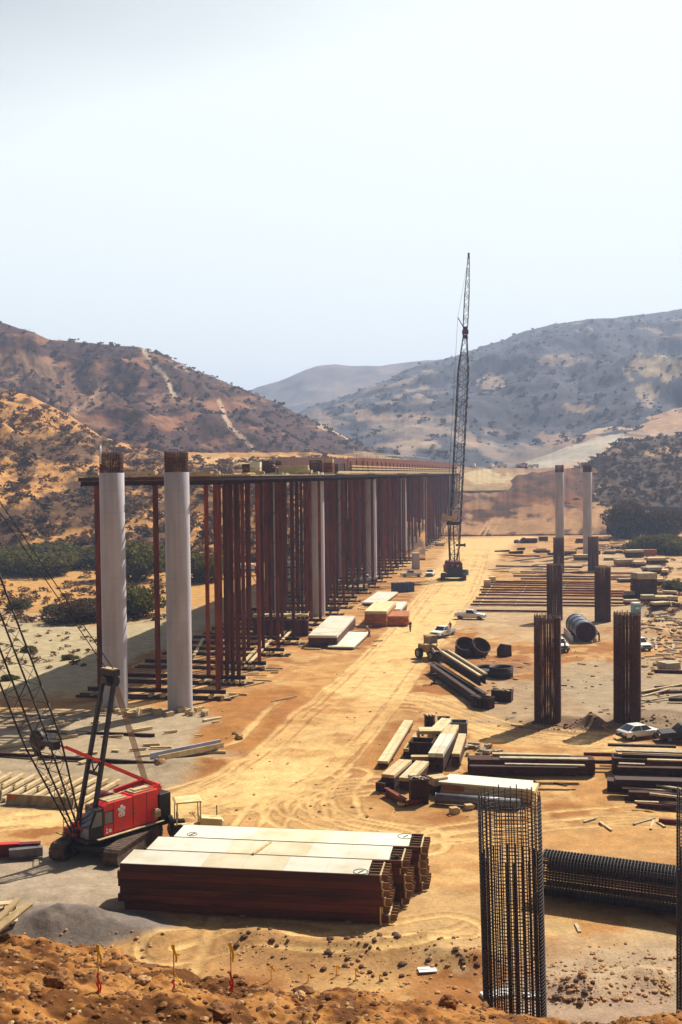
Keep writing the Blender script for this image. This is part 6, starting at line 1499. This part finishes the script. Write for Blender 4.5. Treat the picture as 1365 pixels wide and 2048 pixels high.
for i, (px, py, L, m, lb) in enumerate([(712, 1186, 3.5, 'ply_cream', 'yellow tarped crate among the bridge posts'), (728, 1182, 2, 'ply_cream', 'small yellow crate right of the tarped one among the posts'), (975, 1172, 1.6, 'ply_cream', 'yellow crate at the far left corner of the laid out piles'), (985, 1166, 1.4, 'ply_cream', 'second yellow crate at the far left corner of the piles')]):
    stack(px, py, L, 1.6, 1.4, 5, m, lb, 2, 2, cap=m)
# things on the deck
_r = random.Random(12); o0 = None
for k in range(26):
    Yy = _r.uniform(134, 225); q = deck_pt(Yy, _r.uniform(-9, .4), 26.24)
    if o0 is None: o0 = o = tag(MB().box((0, 0, 0), (1, .3, .12)).box((.1, .02, .1), (.7, .22, .08)).build('deck_board', 'wood', None), 'loose timber lying on top of the bridge deck', 'board', 'loose timbers on the bridge deck')
    else: o = o0.copy(); COL.objects.link(o)
    o.location = q; o.rotation_euler.z = AZ + _r.choice([0, 1.57]) + _r.uniform(-.2, .2); o.scale = (_r.uniform(1.5, 5), _r.uniform(.8, 2), _r.uniform(.8, 2.5)); o.location.z = 26.16 + .08 * o.scale.z
def ondeck(px, Y, L, W, Hh, m, cap, lb, rows=2, cols=2, az=-9.6):
    g = AT(px, 945, Y); return stack(Vector((g.x, g.y, 0)), 0, L, W, Hh, az, m, lb, rows, cols, cap=cap, z=26.2, jit=.05)
ondeck(585, 196, 6.0, 1.6, 1.5, 'ply_cream', 'wood', 'long yellow lumber stack on the deck left of the toilet', 3, 3)
ondeck(612, 190, 2.2, 1.4, .6, 'wood', 'ply_cream', 'low yellow bundle on the deck at the foot of the toilet')
ondeck(512, 172, 1.6, 1.2, 1.9, 'ply_cream', 'ply_white', 'upright pale crate on the deck near its middle', 2, 2)
ondeck(498, 174, 1.8, 1.2, 1.6, 'rust', 'rust', 'reddish crate on the deck left of the pale upright one', 2, 2)
ondeck(657, 214, 2.0, 1.4, 2.8, 'rust_bright', 'wood', 'tall orange stack on the deck right of the toilet', 4, 2)
ondeck(268, 129, 5.6, 1.0, .35, 'wood', 'ply_cream', 'flat pale boards on the deck between the two tall column caps', 2, 2)
ondeck(405, 131, 2.4, 1.2, .3, 'rust', 'wood_grey', 'flat boards on the deck right of the second tall column', 1, 3)
for i, (px, Y, lb) in enumerate([(538, 196, 'rusty rebar cap poking through the deck left of the yellow lumber'), (646, 222, 'rusty rebar cap poking through the deck right of the toilet')]):
    g = AT(px, 945, Y); t = thing('rebar_stub', lb, 'rebar stub', (g.x, g.y, 26.2), 0, 'rebar stubs on the deck'); bb = None
    for k in range(26):
        a = 6.2832 * k / 26
        if bb is None: bb = MB().tube((0, 0, 0), (0, 0, 2.5), .09, 6).build('bar', 'rebar_rust', t, (1.1 * math.cos(a), 1.1 * math.sin(a), 0))
        else: o = bb.copy(); COL.objects.link(o); o.location = (1.1 * math.cos(a), 1.1 * math.sin(a), 0)
    for k in range(5): MB().ring((0, 0, .3 + k * .5), 1.15, .05, n=24).build('hoop', 'rebar_rust', t)

# survey stakes with ribbons
def stake(px, py, hpx, lb, kind):
    p = P(px, py); Hs = hpx / F * p.y * 1.02
    t = thing('survey_stake', lb, 'survey stake', (p.x, p.y, p.z - .05), 0, 'ribboned survey stakes along the embankment')
    w = max(.016, .012 * p.y / 20)
    MB().box((0, 0, Hs / 2), (w * 1.6, w, Hs)).build('stake', 'flag_yellow' if kind == 'y' else 'wood', t)
    def ribbon(z, L, wd, m, dx):
        vs = []; n = 6
        for i in range(n + 1):
            u = i / n; x = dx * u + .02 * math.sin(u * 7 + px); zz = z - L * u
            ww = wd * (1 - .5 * u)
            vs += [(x - ww, -.012 - .012 * math.sin(u * 5), zz), (x + ww, -.012 + .01 * math.sin(u * 6), zz - .02), (x + ww, .0 + .01 * math.sin(u * 6), zz - .02), (x - ww, .0 - .012 * math.sin(u * 5), zz)]
        fs = []
        for i in range(n):
            a = i * 4; fs += [(a + j, a + (j + 1) % 4, a + 4 + (j + 1) % 4, a + 4 + j) for j in range(4)]
        MB().add(vs, fs).build('ribbon', m, t)
    s = p.y / 22
    ribbon(Hs, Hs * .36, .036 * s, 'flag_yellow', .06 * s)
    if kind != 'y':
        ribbon(Hs * .45, Hs * .38, .026 * s, 'flag_red' if kind == 'r' else 'flag_yellow', (.04 if kind == 'r' else .2) * s)
        ribbon(Hs * .28, Hs * .2, .028 * s, 'flag_red', -.02 * s)
    return t
stake(198, 1992, 104, 'leftmost survey stake with wide yellow and red ribbons', 'r'); stake(349, 1982, 98, 'survey stake with a long yellow tail, second from left', 'b'); stake(463, 1990, 106, 'tall thin survey stake with a pennant like yellow ribbon, third from left', 'r')
stake(543, 1962, 32, 'short yellow stake just right of the three tall ones', 'y'); stake(674, 1953, 24, 'small yellow stake on the slope toe left of the curled ribbon one', 'y'); stake(712, 1962, 28, 'yellow stake with curled ribbon at the slope toe', 'y'); stake(617, 1964, 18, 'tiny yellow stake between the short and the small one', 'y'); stake(760, 1963, 16, 'rightmost tiny yellow stake at the slope toe', 'y')

# ------------------------------------------------------------ sky, sun, air, camera
EL = math.radians(46); AZM = math.radians(50)    # sun to the right and beyond
sd = Vector((math.cos(EL) * math.cos(AZM), math.cos(EL) * math.sin(AZM), math.sin(EL)))
L_ = bpy.data.lights.new('sun', 'SUN'); L_.energy = 5.0; L_.angle = math.radians(.5); L_.color = (1.0, .92, .76)
so = bpy.data.objects.new('sun', L_); COL.objects.link(so); so.rotation_euler = (-sd).to_track_quat('-Z', 'Y').to_euler(); so.location = (0, 0, 300)
w = bpy.data.worlds.new('World'); SC.world = w; w.use_nodes = True
nt = w.node_tree; N, L = nt.nodes, nt.links; bg = N['Background']
sk = N.new('ShaderNodeTexSky'); sk.sky_type = 'NISHITA'; sk.sun_disc = False; sk.sun_elevation = EL; sk.sun_rotation = math.pi / 2 - AZM
sk.air_density = 1.2; sk.dust_density = 4; sk.ozone_density = 1.5
sc = N.new('ShaderNodeVectorMath'); sc.operation = 'SCALE'; sc.inputs['Scale'].default_value = .035
L.new(sk.outputs[0], sc.inputs[0])
tc = N.new('ShaderNodeTexCoord'); sp = N.new('ShaderNodeSeparateXYZ'); L.new(tc.outputs['Generated'], sp.inputs[0])
# thin white overcast veil low in the sky, thinning upward and to the left
mp = N.new('ShaderNodeMapping'); mp.inputs['Scale'].default_value = (1.5, 1.5, 5); L.new(tc.outputs['Generated'], mp.inputs[0])
nz = N.new('ShaderNodeTexNoise'); nz.inputs['Scale'].default_value = 1.6; nz.inputs['Detail'].default_value = 3; L.new(mp.outputs[0], nz.inputs[0])
ad = N.new('ShaderNodeMath'); ad.operation = 'MULTIPLY_ADD'; ad.inputs[1].default_value = .10; L.new(nz.outputs['Fac'], ad.inputs[0]); L.new(sp.outputs['Z'], ad.inputs[2])
ax = N.new('ShaderNodeMath'); ax.operation = 'MULTIPLY_ADD'; ax.inputs[1].default_value = -.26; L.new(sp.outputs['X'], ax.inputs[0]); L.new(ad.outputs[0], ax.inputs[2])
rp = N.new('ShaderNodeValToRGB'); e = rp.color_ramp.elements
e[0].position = .0; e[0].color = (1, 1, 1, 1); e[1].position = .66; e[1].color = (.02, .02, .02, 1)
e2 = rp.color_ramp.elements.new(.40); e2.color = (.96, .96, .96, 1); e3 = rp.color_ramp.elements.new(.52); e3.color = (.45, .45, .45, 1)
L.new(ax.outputs[0], rp.inputs[0])
mx = N.new('ShaderNodeMix'); mx.data_type = 'RGBA'; L.new(rp.outputs[0], mx.inputs['Factor']); L.new(sc.outputs[0], mx.inputs['A']); mx.inputs['B'].default_value = (.655, .70, .695, 1)
mr = N.new('ShaderNodeMapRange'); mr.inputs['From Min'].default_value = -.5; mr.inputs['From Max'].default_value = .45; mr.inputs['To Min'].default_value = .17; mr.inputs['To Max'].default_value = 1
L.new(sp.outputs['Y'], mr.inputs['Value'])
s2 = N.new('ShaderNodeVectorMath'); s2.operation = 'SCALE'; L.new(mx.outputs['Result'], s2.inputs[0]); L.new(mr.outputs[0], s2.inputs['Scale'])
L.new(s2.outputs[0], bg.inputs['Color']); bg.inputs['Strength'].default_value = 1.0

hb = MB(); x0, x1, y0, y1, z0, z1 = -5300, 5300, -60, 4400, -60, 345
hb.add([(x, y, z) for z in (z0, z1) for y in (y0, y1) for x in (x0, x1)], [(0, 2, 3, 1), (4, 5, 7, 6), (0, 1, 5, 4), (2, 6, 7, 3), (0, 4, 6, 2), (1, 3, 7, 5)])
hm = bpy.data.materials.new('haze_air'); hm.use_nodes = True; hn = hm.node_tree; hn.nodes.clear()
ou = hn.nodes.new('ShaderNodeOutputMaterial'); pv = hn.nodes.new('ShaderNodeVolumePrincipled'); pv.inputs['Color'].default_value = (.54, .67, 1.0, 1); pv.inputs['Density'].default_value = .00027; pv.inputs['Anisotropy'].default_value = .2
hn.links.new(pv.outputs[0], ou.inputs['Volume'])
ho = hb.build('haze', hm); ho['kind'] = 'stuff'; ho['label'] = 'pale blue summer haze filling the valley air'; ho['category'] = 'haze'

cam = bpy.data.cameras.new('camera'); co = bpy.data.objects.new('camera', cam); COL.objects.link(co)
cam.sensor_fit = 'VERTICAL'; cam.sensor_height = 36; cam.lens = 36 * F / 2048; cam.clip_end = 30000; cam.clip_start = .5
co.matrix_world = Matrix.Translation(CAMP) @ CAMR.to_4x4()
SC.camera = co
SC.view_settings.view_transform = 'Standard'; SC.view_settings.look = 'None'; SC.view_settings.gamma = 1; SC.view_settings.exposure = .7; SC.view_settings.use_curve_mapping = False
SC.cycles.max_bounces = 6; SC.cycles.use_denoising = True; SC.cycles.volume_bounces = 0
